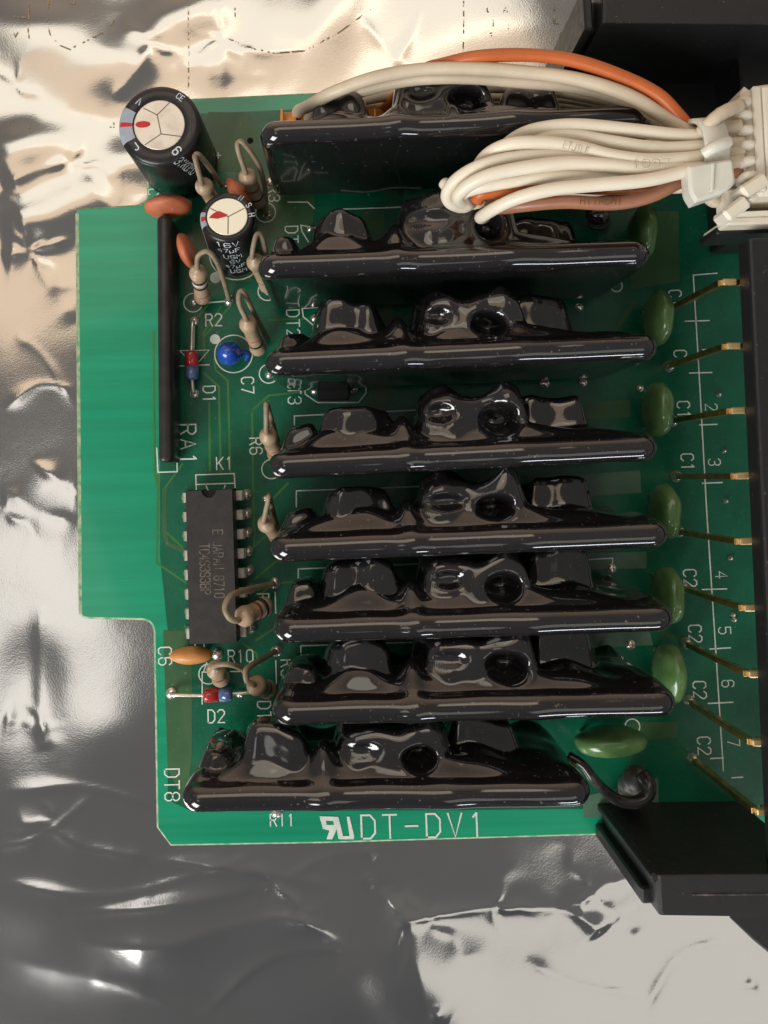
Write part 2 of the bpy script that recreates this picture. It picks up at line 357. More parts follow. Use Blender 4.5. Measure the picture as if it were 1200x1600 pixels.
def bag_height(X, Y):
    H = 0.24 * nfield(X, Y, 1 / 42, 3.1) + 0.075 * nfield(X, Y, 1 / 15, 9.7) + 0.016 * nfield(X, Y, 1 / 4.5, 1.7)
    def crease(pts, amp, wid):
        """a fold line along a polyline, fading out at both ends"""
        nonlocal H
        line = smoothpath([P(u, v, BZ)[:2] for u, v in pts], 5); n = len(line); best = np.full(X.shape, 1e9); T_ = np.zeros(X.shape)
        for i, (a, b) in enumerate(zip(line[:-1], line[1:])):
            d, t = dseg(X, Y, a, b); m = d < best; best[m] = d[m]; T_[m] = ((i + t) / (n - 1))[m]
        ph = pts[0][0] * 0.1; tap = np.clip(np.sin(math.pi * np.clip(T_, 0, 1)) * 1.8, 0, 1) * (0.75 + 0.25 * np.sin(T_ * 9 + ph))
        H += amp * tap * np.exp(-np.sqrt(best ** 2 + 0.03) / (wid * (1 + 0.5 * np.sin(T_ * 6 + ph))))
    def pinch(u, v, amp, w, arms, ph):
        """a pinched point with folds running out from it"""
        nonlocal H
        c = P(u, v, BZ); dx, dy = X - c[0], Y - c[1]; r_ = np.hypot(dx, dy) + 1e-6; th = np.arctan2(dy, dx) + 0.12 * np.sin(r_ * 1.3)
        th = th + 0.7 * np.sin(th + ph * 3) + 0.25 * np.sin(2 * th + ph); fold = 1 - np.abs(np.sin(th * (arms - 2) / 2 + ph))
        H += 0.5 * amp * np.exp(-r_ / (w * (1.1 + 0.5 * np.sin(th + 2 * ph)))) * (0.25 + 0.75 * fold ** 2 * np.clip(r_ / 1.5, 0, 1))
    def lump(u, v, amp, rx, ry, ang=0.0):
        nonlocal H
        c = P(u, v, BZ); dx, dy = X - c[0], Y - c[1]; ca, sa = math.cos(ang), math.sin(ang)
        a, b = (dx * ca + dy * sa) / rx, (-dx * sa + dy * ca) / ry
        H += amp * np.exp(-(a * a + b * b))
    # top: dark and bright pools between folds
    lump(70, 50, 0.9, 10, 6, -0.25); lump(420, 40, 0.4, 5, 6); lump(150, 190, -0.3, 8, 4); lump(60, 215, 0.35, 8, 3.5); lump(185, 95, 0.55, 7, 4.5, 0.3); lump(300, 18, 0.8, 7, 4.5, 0.35); lump(330, 100, 0.35, 4, 3)
    lump(520, 10, 0.65, 4.5, 9, -0.35); lump(20, 240, 0.55, 6, 4, 0.2); lump(120, 310, 0.5, 6, 3.5, 0.1); lump(205, 250, 0.4, 5, 3)
    pinch(235, 66, 0.55, 3.2, 5, 0.4); pinch(348, 62, 0.5, 3.0, 6, 1.1); pinch(45, 392, 0.55, 3.4, 5, 2.0); pinch(110, 250, 0.5, 3.6, 5, 0.2); pinch(20, 130, 0.35, 4, 5, 1.7)
    pinch(772, 1418, 0.8, 2.4, 5, 0.1); pinch(925, 1395, 0.7, 2.6, 6, 0.8); pinch(668, 1438, 0.8, 2.6, 5, 1.9); pinch(425, 1378, 0.5, 3.6, 5, 0.6); pinch(470, 1425, 0.45, 2.6, 5, 2.2); pinch(85, 1290, 0.35, 2.6, 5, 1.2)
    pinch(230, 1345, 0.35, 2.6, 5, 2.6); pinch(120, 765, 0.3, 2.6, 5, 0.3); pinch(60, 1130, 0.25, 2.4, 5, 1.0); pinch(5, 800, 0.3, 4, 5, 1.5)
    lump(60, 560, 0.12, 9, 9); lump(60, 345, 0.5, 5, 3); lump(820, 30, 0.25, 9, 5); lump(700, 60, 0.22, 6, 8)
    crease([(345, -20), (348, 60), (347, 150)], 0.22, 1.2); crease([(236, 66), (215, 110), (175, 150)], 0.30, 1.4); crease([(348, 62), (400, 80), (470, 78)], 0.20, 1.1)
    crease([(0, 290), (60, 265), (110, 250)], 0.35, 1.8); crease([(0, 395), (45, 392), (115, 370)], 0.30, 1.2); crease([(45, 392), (30, 330), (0, 300)], 0.25, 1.3)
    crease([(110, 250), (180, 330), (232, 300)], 0.25, 1.5); crease([(45, 392), (80, 450), (118, 500)], 0.22, 1.6)
    # left and lower part: broad soft folds with short bright dents
    crease([(45, 720), (85, 745), (125, 770)], 0.25, 1.0); crease([(0, 760), (60, 800), (120, 815)], 0.15, 1.5)
    crease([(62, 940), (58, 1040), (60, 1180)], 0.10, 1.4); crease([(0, 1125), (50, 1132)], 0.10, 0.9); crease([(64, 1130), (70, 1172)], 0.10, 0.7)
    lump(40, 1060, -0.35, 5, 7); lump(180, 1150, 0.25, 7, 6)
    lump(200, 1490, 0.28, 14, 4.6, 0.08); lump(470, 1440, 0.34, 7, 4.4, 0.5); lump(60, 1420, 0.25, 9, 4, -0.1); lump(350, 1570, -0.35, 10, 5, -0.3); lump(560, 1550, 0.35, 6, 8, 0.2)
    for pts in ([(0, 1380), (180, 1400), (420, 1330)], [(300, 1610), (420, 1500), (570, 1480)], [(150, 1240), (60, 1310), (-20, 1330)], [(430, 1380), (520, 1340), (600, 1330)], [(0, 1240), (120, 1230), (240, 1260)],
                [(0, 640), (60, 600), (118, 610)], [(20, 520), (70, 560), (118, 640)], [(560, 20), (600, 70), (640, 110)], [(660, 0), (640, 60), (610, 110)], [(820, 1500), (900, 1540), (1010, 1560)], [(1000, 1600), (1060, 1500), (1140, 1470)]):
        crease(pts, 0.16, 0.5)
    crease([(0, 1300), (60, 1290), (130, 1325), (240, 1345)], 0.16, 1.3); crease([(230, 1345), (330, 1355), (430, 1370), (520, 1385)], 0.34, 1.2)
    crease([(100, 1430), (230, 1420), (350, 1400), (425, 1378)], 0.42, 1.8); crease([(120, 1475), (250, 1480), (340, 1455), (450, 1435), (540, 1470)], 0.46, 2.0)
    crease([(0, 1500), (100, 1520), (190, 1545), (340, 1600)], 0.10, 1.8); crease([(140, 1530), (240, 1545)], 0.06, 0.8); lump(60, 1540, -0.10, 8, 5, -0.25)
    crease([(575, 1330), (585, 1345)], 0.14, 0.5); crease([(570, 1370), (582, 1390)], 0.16, 0.5); crease([(425, 1378), (470, 1420)], 0.18, 0.8)
    # lower right: the sharp fold with a bright lip
    crease([(600, 1440), (668, 1432), (775, 1418), (870, 1420)], 0.50, 1.0); crease([(775, 1420), (880, 1424), (930, 1448), (944, 1462)], 0.45, 1.5)
    crease([(870, 1420), (925, 1400), (950, 1384), (990, 1376)], 0.30, 1.0); crease([(600, 1390), (620, 1420), (668, 1438)], 0.45, 1.1)
    crease([(605, 1500), (640, 1440), (665, 1600)], 0.30, 1.6); crease([(668, 1575), (700, 1600)], 0.3, 0.9); lump(690, 1540, 0.55, 5, 6); lump(640, 1480, 0.45, 4, 5)
    lump(470, 1560, 0.30, 14, 6, 0.25); crease([(1155, 1545), (1190, 1540)], 0.18, 0.7); crease([(990, 1455), (1008, 1478)], 0.08, 0.5)
    return H
def make_bag():
    n, m_ = 300, 400
    xs = np.concatenate([np.linspace(-130, -56, 14)[:-1], np.linspace(-56, 66, n), np.linspace(66, 130, 14)[1:]])
    ys = np.concatenate([np.linspace(-150, -84, 14)[:-1], np.linspace(-84, 74, m_), np.linspace(74, 150, 14)[1:]])
    X, Y = np.meshgrid(xs, ys); H = bag_height(X, Y)
    H = BZ - 0.6 + np.clip(H, -2.5, 2.5)
    inside = (X > -37) & (X < 60) & (Y > -51) & (Y < 54)
    H = np.where(inside, np.minimum(H, -1.75), H)
    nx, ny = len(xs), len(ys); mb = MB()
    vs = np.stack([X.ravel(), Y.ravel(), H.ravel()], 1)
    fs = [[j * nx + i, j * nx + i + 1, (j + 1) * nx + i + 1, (j + 1) * nx + i] for j in range(ny - 1) for i in range(nx - 1)]
    mb.add(vs, fs)
    m = bpy.data.materials.new("metallised_film"); m.use_nodes = True; nt = m.node_tree; N, L = nt.nodes, nt.links; b = N["Principled BSDF"]
    b.inputs["Metallic"].default_value = 1.0; b.inputs["Base Color"].default_value = (0.45, 0.445, 0.435, 1); b.inputs["Roughness"].default_value = 0.115
    tc = N.new("ShaderNodeTexCoord"); hs = []
    for sc, amt, det in ((60, 0.02, 2), (420, 0.006, 4), (4200, 0.0055, 3)):
        nz = N.new("ShaderNodeTexNoise"); nz.inputs["Scale"].default_value = sc; nz.inputs["Detail"].default_value = det; L.new(tc.outputs["Object"], nz.inputs["Vector"])
        bp = N.new("ShaderNodeBump"); bp.inputs["Strength"].default_value = 1; bp.inputs["Distance"].default_value = amt * S; L.new(nz.outputs["Fac"], bp.inputs["Height"])
        if hs: L.new(hs[-1].outputs[0], bp.inputs["Normal"])
        hs.append(bp)
    L.new(hs[-1].outputs[0], b.inputs["Normal"])
    top = empty("antistatic_bag", "wrinkled silver antistatic bag lying under the green circuit board", "bag")
    mb.build("bag_film", m, top)
    # printed marks on the film
    pm = mat("brown_print", (0.34, 0.235, 0.11), 0.7); nt = pm.node_tree; b = nt.nodes["Principled BSDF"]
    nz = nt.nodes.new("ShaderNodeTexNoise"); nz.inputs["Scale"].default_value = 1500; nz.inputs["Detail"].default_value = 2
    tc = nt.nodes.new("ShaderNodeTexCoord"); nt.links.new(tc.outputs["Object"], nz.inputs["Vector"])
    rp = nt.nodes.new("ShaderNodeValToRGB"); rp.color_ramp.elements[0].position = 0.48; rp.color_ramp.elements[1].position = 0.56
    nt.links.new(nz.outputs["Fac"], rp.inputs[0]); nt.links.new(rp.outputs[0], b.inputs["Alpha"])
    def zat(x, y):
        i = min(max(np.searchsorted(xs, x) - 1, 0), nx - 2); j = min(max(np.searchsorted(ys, y) - 1, 0), ny - 2)
        a = (x - xs[i]) / (xs[i + 1] - xs[i]); c = (y - ys[j]) / (ys[j + 1] - ys[j])
        return (H[j, i] * (1 - a) + H[j, i + 1] * a) * (1 - c) + (H[j + 1, i] * (1 - a) + H[j + 1, i + 1] * a) * c
    def mark(lines, w=0.20):
        mb = MB()
        for ln in lines:
            p = [P(u, v, BZ)[:2] for u, v in ln]; dense = []
            for a, b_ in zip(p[:-1], p[1:]):
                k = max(1, int(np.linalg.norm(b_ - a) / 0.5)); dense += [a + (b_ - a) * t / k for t in range(k)]
            dense.append(p[-1]); ribbon(mb, dense, w, lambda x, y, l: (x, y, zat(x, y) + 0.07))
        mb.build("printed_mark", pm, top)
    mark([[(75, 0), (75, 40), (80, 58), (95, 72), (110, 78)], [(116, 74), (140, 62), (165, 48), (178, 30)]])
    mark([[(20, 48), (24, 58), (32, 45)], [(22, 26), (40, 28)], [(44, 5), (46, 35)], [(44, 42), (46, 60)]])
    mark([[(295, 8), (294, 80), (293, 148)]]); mark([[(355, 58), (400, 76), (430, 82), (478, 78)]])
    mark([[(367, 12), (367, 24)]]); mark([[(725, 0), (725, 45), (724, 90)]]); mark([[(478, 78), (530, 50), (580, 12)]])
    for u, v, s in ((765, 12, "J"), (768, 34, "P"), (770, 54, "F"), (790, 12, "A"), (795, 38, "I"), (870, 30, "B"), (880, 52, "D"), (865, 8, "L"), (120, 4, "AINU"), (15, 190, "L"), (45, 195, "I"), (172, 190, "L")):
        c = P(u, v, BZ)[:2]; st, wd = strokes(s); k = (10 if len(s) == 1 else 6) / 11.55 / 6; mb = MB()
        for ln in st: ribbon(mb, [(c[0] - (x - wd / 2) * k, c[1] + (y - 3) * k) for x, y in ln], 0.17, lambda x, y, l: (x, y, zat(x, y) + 0.07))
        mb.build("printed_letter", pm, top)
make_bag()

# =================================================================== THE BOARD
PCB = empty("circuit_board", "green printed circuit board crowded with upright black coated modules and small components", "circuit board")
out_px = [(228, 156), (700, 134), (1196, 118), (1212, 700), (1236, 1298), (940, 1306), (700, 1313), (500, 1319), (266, 1323), (244, 1294), (239, 970), (123, 967), (118, 325), (229, 318)]
rad = [0.5, 0, 0.5, 0, 0.5, 0, 0, 0, 0.1, 0.1, 1.6, 1.2, 0.8, 1.6]
outline = roundpoly([P(u, v)[:2] for u, v in out_px], rad)
mb = MB(); plate(mb, outline, -1.6, 0, 0.30, 0, 1); mb.build("board_substrate", [M['board'], M['edge']], PCB)

ea, eb = P(117.5, 333), P(122.5, 960); en = unit(eb - ea); ep = np.array((-en[1], en[0], 0)); mb = MB()
box(mb, (ea + eb) / 2 + np.array((.28, 0, -.78)), (eb - ea) / 2, ep * .27, (0, 0, .79), .05); mb.build("routed_edge", M['edge'], PCB)
def flat(z): return lambda x, y, l=0: (x, y, z + l)
def poly_sheet(name, px, z, m, hole=None):
    mb = MB(); plate(mb, [P(u, v)[:2] for u, v in px], 0.0 if z < 0.03 else 0.001, z, 0, bottom=False); return mb.build(name, m, PCB)
mb = MB(); plate(mb, [P(u, v)[:2] for u, v in ((250, 700), (249, 335), (300, 335), (300, 178), (440, 172), (700, 160), (1180, 140), (1208, 1180), (1226, 1258), (1090, 1262), (700, 1266), (300, 1268), (262, 1250), (262, 985), (250, 870))], 0.0, 0.012, bottom=False)
mb.build("copper_plane", M['plane'], PCB)
# copper pours under the mask: slightly raised sheets
for px in ([(325, 175), (384, 176), (402, 192), (403, 268), (328, 268)], [(402, 275), (445, 300), (492, 305), (488, 362), (440, 372), (402, 372)],
           [(566, 330), (600, 330), (603, 395), (570, 395)], [(572, 472), (612, 472), (616, 545), (575, 545)], [(576, 588), (612, 588), (614, 642), (578, 642)],
           [(255, 985), (292, 985), (300, 1040), (300, 1180), (290, 1260), (262, 1200)], [(988, 1128), (1060, 1128), (1058, 1152), (985, 1158)],
           [(915, 628), (985, 625), (985, 652), (916, 655)], [(300, 350), (395, 350), (395, 440), (305, 440)], [(980, 330), (1060, 330), (1062, 440), (985, 452)]):
    poly_sheet("copper_pour", px, 0.036, M['pour'])
for px in ([(910, 1245), (1028, 1216), (1030, 1275), (912, 1278)], [(895, 865), (1010, 862), (1010, 888), (905, 890)], [(905, 988), (1015, 985), (1020, 1008), (912, 1012)],
           [(905, 742), (1000, 735), (1002, 770), (920, 775)]):
    poly_sheet("tinned_pour", px, 0.045, M['pale_pour'])
# traces
TZ = [0.018]
def trace(px, w=0.28, m='trace'):
    TZ[0] += 0.0005; mb = MB(); ribbon(mb, [P(u, v)[:2] for u, v in px], w, flat(TZ[0])); return mb.build("copper_trace", M[m], PCB)
for px in ([(327, 630), (328, 735)], [(318, 582), (342, 604), (345, 740)], [(335, 560), (337, 578), (356, 595), (360, 740)], [(394, 690), (396, 770)], [(394, 645), (395, 735), (397, 850)],
           [(395, 640), (420, 618), (475, 612)], [(240, 520), (242, 740), (246, 760)], [(285, 725), (258, 762), (258, 830), (285, 855)], [(247, 740), (245, 880), (290, 910)],
           [(330, 470), (305, 500)], [(345, 480), (318, 520), (320, 560)], [(416, 790), (450, 755)], [(395, 855), (418, 835)], [(398, 905), (430, 878), (440, 872)], [(405, 930), (428, 912), (470, 908)],
           [(400, 1000), (432, 980)], [(627, 330), (628, 398), (600, 420)], [(380, 1005), (400, 1020), (405, 1040)], [(360, 478), (320, 525)], [(420, 500), (480, 498)]):
    trace(px)
for px in ([(257, 765), (257, 832), (262, 850), (292, 862)], [(940, 545), (990, 475)], [(915, 600), (945, 570)]): trace(px, 0.6, 'pour')
mb = MB(); lathe(mb, [(0.45, 0.02), (0.45, 0.05)], P(391, 220), (0, 0, 1), 16); mb.build("drill_hole", M['hole'], PCB)

# silkscreen ---------------------------------------------------------
def silk(name, lines, w=0.16, closed=False):
    mb = MB()
    for i, ln in enumerate(lines): ribbon(mb, [P(u, v)[:2] for u, v in ln], w, flat(0.055), 0.003 * (i % 5), closed=closed)
    return mb.build(name, M['ink'], PCB)
def ring(name, u, v, r, w=0.16, a0=0, a1=360):
    c = P(u, v); r = r / 11.55; n = 28
    mb = MB(); ribbon(mb, [(c[0] + r * math.cos(math.radians(a0 + (a1 - a0) * k / n)), c[1] + r * math.sin(math.radians(a0 + (a1 - a0) * k / n))) for k in range(n + (0 if a1 - a0 == 360 else 1))], w, flat(0.05), closed=a1 - a0 == 360)
    return mb.build(name, M['ink'], PCB)
def dot(u, v, r):
    mb = MB(); lathe(mb, [(r / 11.55, 0.03), (r / 11.55, 0.055)], P(u, v), (0, 0, 1), 20); mb.build("silkscreen_dot", M['ink'], PCB)
def silktext(t, u, v, h, rot=0, w=0.17, sx=0.8, adv=5.9):
    c = P(u, v); a = math.radians(rot); ca, sa = math.cos(a), math.sin(a)
    f = lambda x, y, l: (c[0] + x * ca - y * sa, c[1] + x * sa + y * ca, 0.05 + l)
    return text_on("silkscreen_text", t, f, h / 11.55, w, PCB, M['ink'], sx=sx, adv=adv)
for t, u, v, h, rot in (("R2", 334, 500, 19, 0), ("D1", 327, 616, 19, -90), ("C7", 387, 602, 19, -90), ("DT1", 456, 374, 20, -90), ("DT2", 458, 505, 20, -90), ("DT3", 460, 610, 20, -90),
                        ("K1", 351, 724, 19, 0), ("R6", 400, 697, 19, -90), ("C6", 258, 1025, 20, -90), ("R10", 376, 1025, 18, 0), ("R9", 449, 1044, 19, -90), ("R5", 411, 940, 18, -90),
                        ("D2", 338, 1119, 19, 0), ("DT7", 413, 1118, 20, -90), ("DT8", 269, 1226, 22, -90), ("R11", 441, 1281, 17, 0), ("R3", 428, 303, 18, -90)):
    silktext(t, u, v, h, rot)
silktext("RA1", 294, 694, 25, -90, 0.2, 0.9, 6.2)
silktext("DT-DV1", 660, 1290, 34, 0, 0.24, 0.90, 6.4)
for i, (u, v) in enumerate(((1055, 466), (1063, 560), (1068, 640), (1074, 722), (1078, 903), (1086, 990), (1093, 1078), (1100, 1165))):
    silktext("C1" if i < 4 else "C2", u, v, 19, -90)
for t, u, v in (("1", 1106, 546), ("2", 1111, 636), ("3", 1116, 722), ("4", 1127, 898), ("5", 1132, 985), ("6", 1137, 1068), ("7", 1146, 1160)): silktext(t, u, v, 18, -90, 0.13)
silktext("C", 240, 300, 17, -90); silktext("+", 341, 243, 14, 0)
# UL style mark: slanted reversed R joined to a U
def lg(pts): return [(498 + x * 56, 1311 - y * 36) for x, y in pts]
mb = MB()
for poly in ([(0.02, 1.0), (0.55, 0.97), (0.70, 0.0), (0.55, 0.02), (0.50, 0.45), (0.38, 0.0), (0.22, 0.0), (0.30, 0.38), (0.12, 0.45)], [(0.56, 0.0), (0.98, 0.0), (0.99, 0.14), (0.64, 0.14)],
             [(0.78, 0.98), (0.86, 0.98), (0.99, 0.14), (0.86, 0.14)]):
    q_ = [P(*p) for p in lg(poly)]; o = len(mb.v); mb.v.extend([(a[0], a[1], 0.06 + 0.002 * o / 10) for a in q_]); idx = [o + i for i in range(len(q_))]
    A = sum(q_[i][0] * q_[(i + 1) % len(q_)][1] - q_[(i + 1) % len(q_)][0] * q_[i][1] for i in range(len(q_)))
    mb.f.append(idx if A > 0 else idx[::-1]); mb.m.append(0); mb.sm.append(False)
mb.build("silkscreen_logo", M['ink'], PCB)
mb = MB(); plate(mb, [P(*p)[:2] for p in lg([(0.20, 0.80), (0.40, 0.78), (0.42, 0.62), (0.22, 0.62)])], 0.06, 0.085, bottom=False); mb.build("logo_counter", M['board'], PCB)
# outlines
for ln in ([[(460, 664), (460, 650), (668, 640)]], [[(463, 792), (463, 767), (660, 760)]], [[(466, 918), (466, 889), (655, 881)]], [[(470, 1036), (470, 1009), (657, 1003)]], [[(352, 1180), (352, 1151), (450, 1148), (530, 1146)]],
           [[(450, 316), (481, 316), (491, 326)]], [[(533, 327), (600, 325), (660, 322)]], [[(515, 360), (470, 352), (472, 362), (482, 378)]], [[(488, 462), (500, 471), (600, 468), (662, 466)]],
           [[(545, 478), (569, 477), (570, 490)]], [[(498, 480), (472, 482), (474, 495), (496, 514)]], [[(505, 585), (600, 584), (690, 582), (702, 596), (800, 593), (812, 578), (935, 573)]],
           [[(497, 600), (476, 602), (477, 616), (496, 629), (560, 629), (572, 614), (572, 594), (545, 595)]], [[(760, 480), (798, 478), (808, 463), (934, 452), (934, 462)]],
           [[(797, 1140), (847, 1138), (847, 1158)]], [[(893, 876), (957, 872), (957, 892)]], [[(1120, 427), (1083, 430), (1093, 600), (1104, 800), (1117, 1000), (1130, 1204)]],
           [[(1070, 502), (1108, 501)], [(1077, 583), (1112, 582)], [(1093, 664), (1120, 663)], [(1097, 755), (1128, 754)], [(1097, 921), (1135, 920)], [(1109, 1014), (1141, 1012)], [(1106, 1099), (1145, 1097)], [(1110, 1185), (1130, 1184)], [(1143, 1215), (1160, 1214)]],
           [[(271, 400), (277, 737), (247, 738), (245, 700)]], [[(316, 474), (350, 471)], [(355, 468), (362, 462)]], [[(303, 545), (304, 500)]]):
    silk("silkscreen_outline", ln, 0.165)
silk("silkscreen_outline", [[(307, 772), (306, 742), (366, 740), (368, 770)], [(306, 757), (367, 755)]], 0.15)
ring("silkscreen_arc", 337, 756, 15, 0.15, 190, 350)
silk("silkscreen_outline", [[(281, 548), (327, 547), (305, 572)], [(281, 548), (304, 572)], [(280, 572), (327, 570)]], 0.14)
silk("silkscreen_outline", [[(316, 1100), (316, 1050), (330, 1050)], [(323, 1035), (318, 1050)]], 0.14)
silk("silkscreen_outline", [[(430, 925), (431, 958)], [(431, 1032), (432, 1068)], [(305, 1007), (305, 1015)], [(319, 1006), (319, 1014)], [(360, 1049), (374, 1049)]], 0.16)
ring("silkscreen_ring", 365, 553, 30); ring("silkscreen_ring", 302, 473, 15, 0.16, 20, 330); ring("silkscreen_ring", 418, 455, 15)
ring("silkscreen_ring", 415, 332, 16); ring("silkscreen_ring", 420, 584, 15); ring("silkscreen_ring", 424, 733, 15); ring("silkscreen_ring", 326, 1053, 15)
ring("silkscreen_ring", 370, 395, 44, 0.16); ring("silkscreen_ring", 963, 447, 9); ring("silkscreen_ring", 988, 1135, 11)
dot(336, 530, 8); dot(337, 434, 9)

# solder joints --------------------------------------------------------
def pad(u, v, r=7, hgt=0.5):
    mb = MB(); R_ = r / 11.55
    lathe(mb, [(R_ * 1.05, 0.0), (R_, hgt * .25), (R_ * .78, hgt * .6), (R_ * .5, hgt * .85), (R_ * .2, hgt), (0.02, hgt)], P(u, v), (0, 0, 1), 14); mb.build("solder_joint", M['solder'], PCB)
for u, v, r in ((304, 502, 8), (304, 615, 8), (358, 470, 8), (303, 473, 7), (420, 455, 7), (418, 336, 8), (421, 585, 7), (492, 497, 7), (492, 610, 7), (553, 608, 7), (851, 599, 8), (911, 598, 7), (268, 1083, 9),
                (430, 911, 9), (432, 1017, 9), (340, 1022, 9), (432, 1270, 8), (905, 480, 7), (375, 1084, 6), (485, 358, 6), (423, 285, 8), (355, 290, 6), (415, 780, 6), (1000, 607, 6), (955, 888, 8), (985, 1007, 8), (340, 408, 5)):
    pad(u, v, r)

# =================================================================== COATED MODULES
def ease(t): t = np.clip(t, 0, 1); return np.sqrt(np.maximum(0, 1 - (1 - t) ** 2))
def rbox(s, z, s0, s1, z0, z1, soft, flat_=1.0):
    d = np.minimum(np.minimum(s - s0, s1 - s), np.minimum(z - z0, z1 - z)); dx = np.minimum(s - s0, s1 - s); dz = np.minimum(z - z0, z1 - z)
    k = 1 - np.sqrt(np.clip(1 - dx / soft, 0, 1) ** 2 + np.clip(1 - dz / soft, 0, 1) ** 2)
    return (1 - (1 - np.clip(k, 0, 1)) ** 3) ** (1 / 3) * (d > 0)
def blob(s, z, s0, z0, rs, rz): return np.exp(-((s - s0) / rs) ** 2 - ((z - z0) / rz) ** 2)

ZT = 20.5
def module(idx, pL, pR, label, kind=0, T=2.9):
    zr = ZT - 1.4
    A, B = P(*pL, zr), P(*pR, zr); ex = B - A; ex[2] = 0; L_ = np.linalg.norm(ex); ex = ex / L_; ey = np.array((-ex[1], ex[0], 0)); ez = np.array((0, 0, 1.0))
    rng = np.random.RandomState(idx * 13 + 5)
    rc = 1.45
    ends = rc * (1 - np.cos(np.linspace(0, math.pi / 2, 9)))
    ss = np.concatenate([ends, np.linspace(rc, L_ - rc, 230)[1:-1], L_ - ends[::-1]])
    r = T / 2
    jit = lambda a: a * (1 + 0.20 * (rng.rand() - 0.5) * 2)
    k = L_ / 45.6
    b1 = [5.9 * k, 14.6 * k, 9.0, 17.4]; b2 = [17.4 * k, 30.4 * k, 6.5, 18.2]; b3 = [30.8 * k, 38.9 * k, 4.6, 13.4]
    p0, p1, p2, p3 = jit(2.0), jit(3.3), jit(4.7), jit(4.1)
    if kind == 1: b1 = [6.0, 13.2, 8.5, 18.4]; p1 = 3.2; p2 = 4.2; p3 = 3.2
    if kind == 2: b1 = [6.0, 13.4, 9, 17.4]; b2 = [16.3, 28.2, 8, 18.6]; b3 = [28.6, 35.6, 8, 17.2]; p3 = 3.0; p2 = 5.2; p1 = 3.2; p0 = 0.3
    o1, o2 = rng.rand() * 1.0 - 0.5, rng.rand() * 1.0 - 0.5
    wob = 0.8 + 1.0 * rng.rand(); e1, e2, e3, e4 = (rng.rand(4) - 0.5) * 1.3
    b1 = [b1[0] + e1, b1[1] + e2, b1[2], b1[3] + .4 * e3]; b2 = [b2[0] + .6 * e3, b2[1] + .3 * e4, b2[2], b2[3] + .3 * e1]; b3 = [b3[0], b3[1] + e1, b3[2], b3[3] + .6 * e2]
    def bumps(s, z):
        wv = wob * (0.24 * np.sin(s * 0.62 + 1.7 * idx) * np.cos(z * 0.5 + idx) + 0.15 * np.sin(s * 1.05 + z * 0.7 + 2.3 * idx) + 0.07 * np.sin(s * 2.1 - z * 0.6 + idx))
        s_, z_ = s + 0.35 * np.sin(z * 0.5 + 1.3 * idx) + 0.9 * wv, z + wv
        h0 = p0 * rbox(s_, z_, 1.2, 5.0, 5, 16.8 + o1, 1.8)
        h1 = p1 * rbox(s_, z_, *b1, 2.3)
        sl, sr, zl, zr_ = b2[0] + 2.9, b2[1] - 3.0, b2[3] - 4.2 + o2, b2[3] - 4.0
        h2 = p2 * 0.72 * rbox(s_, z_, b2[0] + .4, b2[1], b2[2], b2[3], 2.2)
        rl, rr = np.hypot(s_ - sl, (z_ - zl) * 0.9), np.hypot((s_ - sr) * 0.9, z_ - zr_)
        h2 = np.maximum(h2, p2 * np.sqrt(np.clip(1 - (rl / 3.0) ** 4, 0, 1)))
        h2 -= (0.8 + 0.6 * e2) * np.exp(-(((s_ - sl - .5 * e1) / 1.7) ** 2 + ((z_ - zl) / 1.1) ** 2) ** 2)                                            # hollow in the left lobe
        h2 += 1.1 * np.exp(-((rr - 2.5) / 0.55) ** 2) * (np.clip((s_ - sr) / 1.5 + 0.6, 0, 1)) * (h2 > 0.5)   # hooked rim
        h2 -= np.minimum(3.3, np.maximum(h2 - 0.4, 0)) * np.exp(-(rr / 1.85) ** 6)       # hollow at the right
        h2 *= 1 - 0.22 * blob(s, z, (sl + sr) / 2 + .4, b2[3] - 1.5, 1.6, 2.2)
        h3 = p3 * rbox(s_, z_, *b3, 1.4)
        web = 1.9 * blob(s, z, 16.1 * k + 0.6 * o2, 16.4, 1.2, 2.4) + 1.0 * blob(s, z, 28.7 * k, 17.6, 3.0, 1.2) + 0.8 * blob(s, z, 9.8 * k, 17.4, 4, 1.2) + 0.5 * blob(s, z, b2[0] + 5, 17.2, 4, 1.4) + 0.55 * blob(s, z, b1[1] + 2.0 + e1, 14 + 2 * e2, 1.8, 3.0) + 0.6 * blob(s, z, 40 * k + e3, 9 + 3 * e4, 3, 4)
        ramp = np.clip((zr - z) / 2.6, 0, 1); ramp = (1 - (1 - ramp) ** 2.2) * np.clip((z - 4) / 9, 0.25, 1)
        near = 0.35 + 0.75 * (blob(s, z, 9.5 * k, 15, 4.5, 9) + blob(s, z, 23.5 * k, 15, 7.5, 9) + 0.6 * blob(s, z, 34 * k, 13, 4, 9)) + 0.12 * np.sin(s * 0.8 + idx)
        web = web + 1.9 * ramp * np.minimum(near, 1.1)
        if kind == 2: web *= 0.6
        low = 1.0 * np.exp(-((z - 2) / 3.0) ** 2) * (1 + 0.4 * np.sin(s * 1.1 + idx))
        tot = np.log(np.exp(2.6 * h0) + np.exp(2.6 * h1) + np.exp(2.6 * h2) + np.exp(2.6 * h3) + np.exp(2.6 * low) - 4) / 2.6
        return tot + web + 0.12 * np.sin(s * 0.9 + idx) * np.sin(z * 0.8)
    def blur(A, n, ax):
        w = np.exp(-np.linspace(-1.8, 1.8, 2 * n + 1) ** 2); w /= w.sum(); out = np.zeros_like(A)
        Ap = np.pad(A, [(n, n) if i == ax else (0, 0) for i in range(2)], mode='edge')
        for i in range(2 * n + 1): out += w[i] * (Ap[i:i + A.shape[0]] if ax == 0 else Ap[:, i:i + A.shape[1]])
        return out
    nf, na, nb = 12, 14, 140
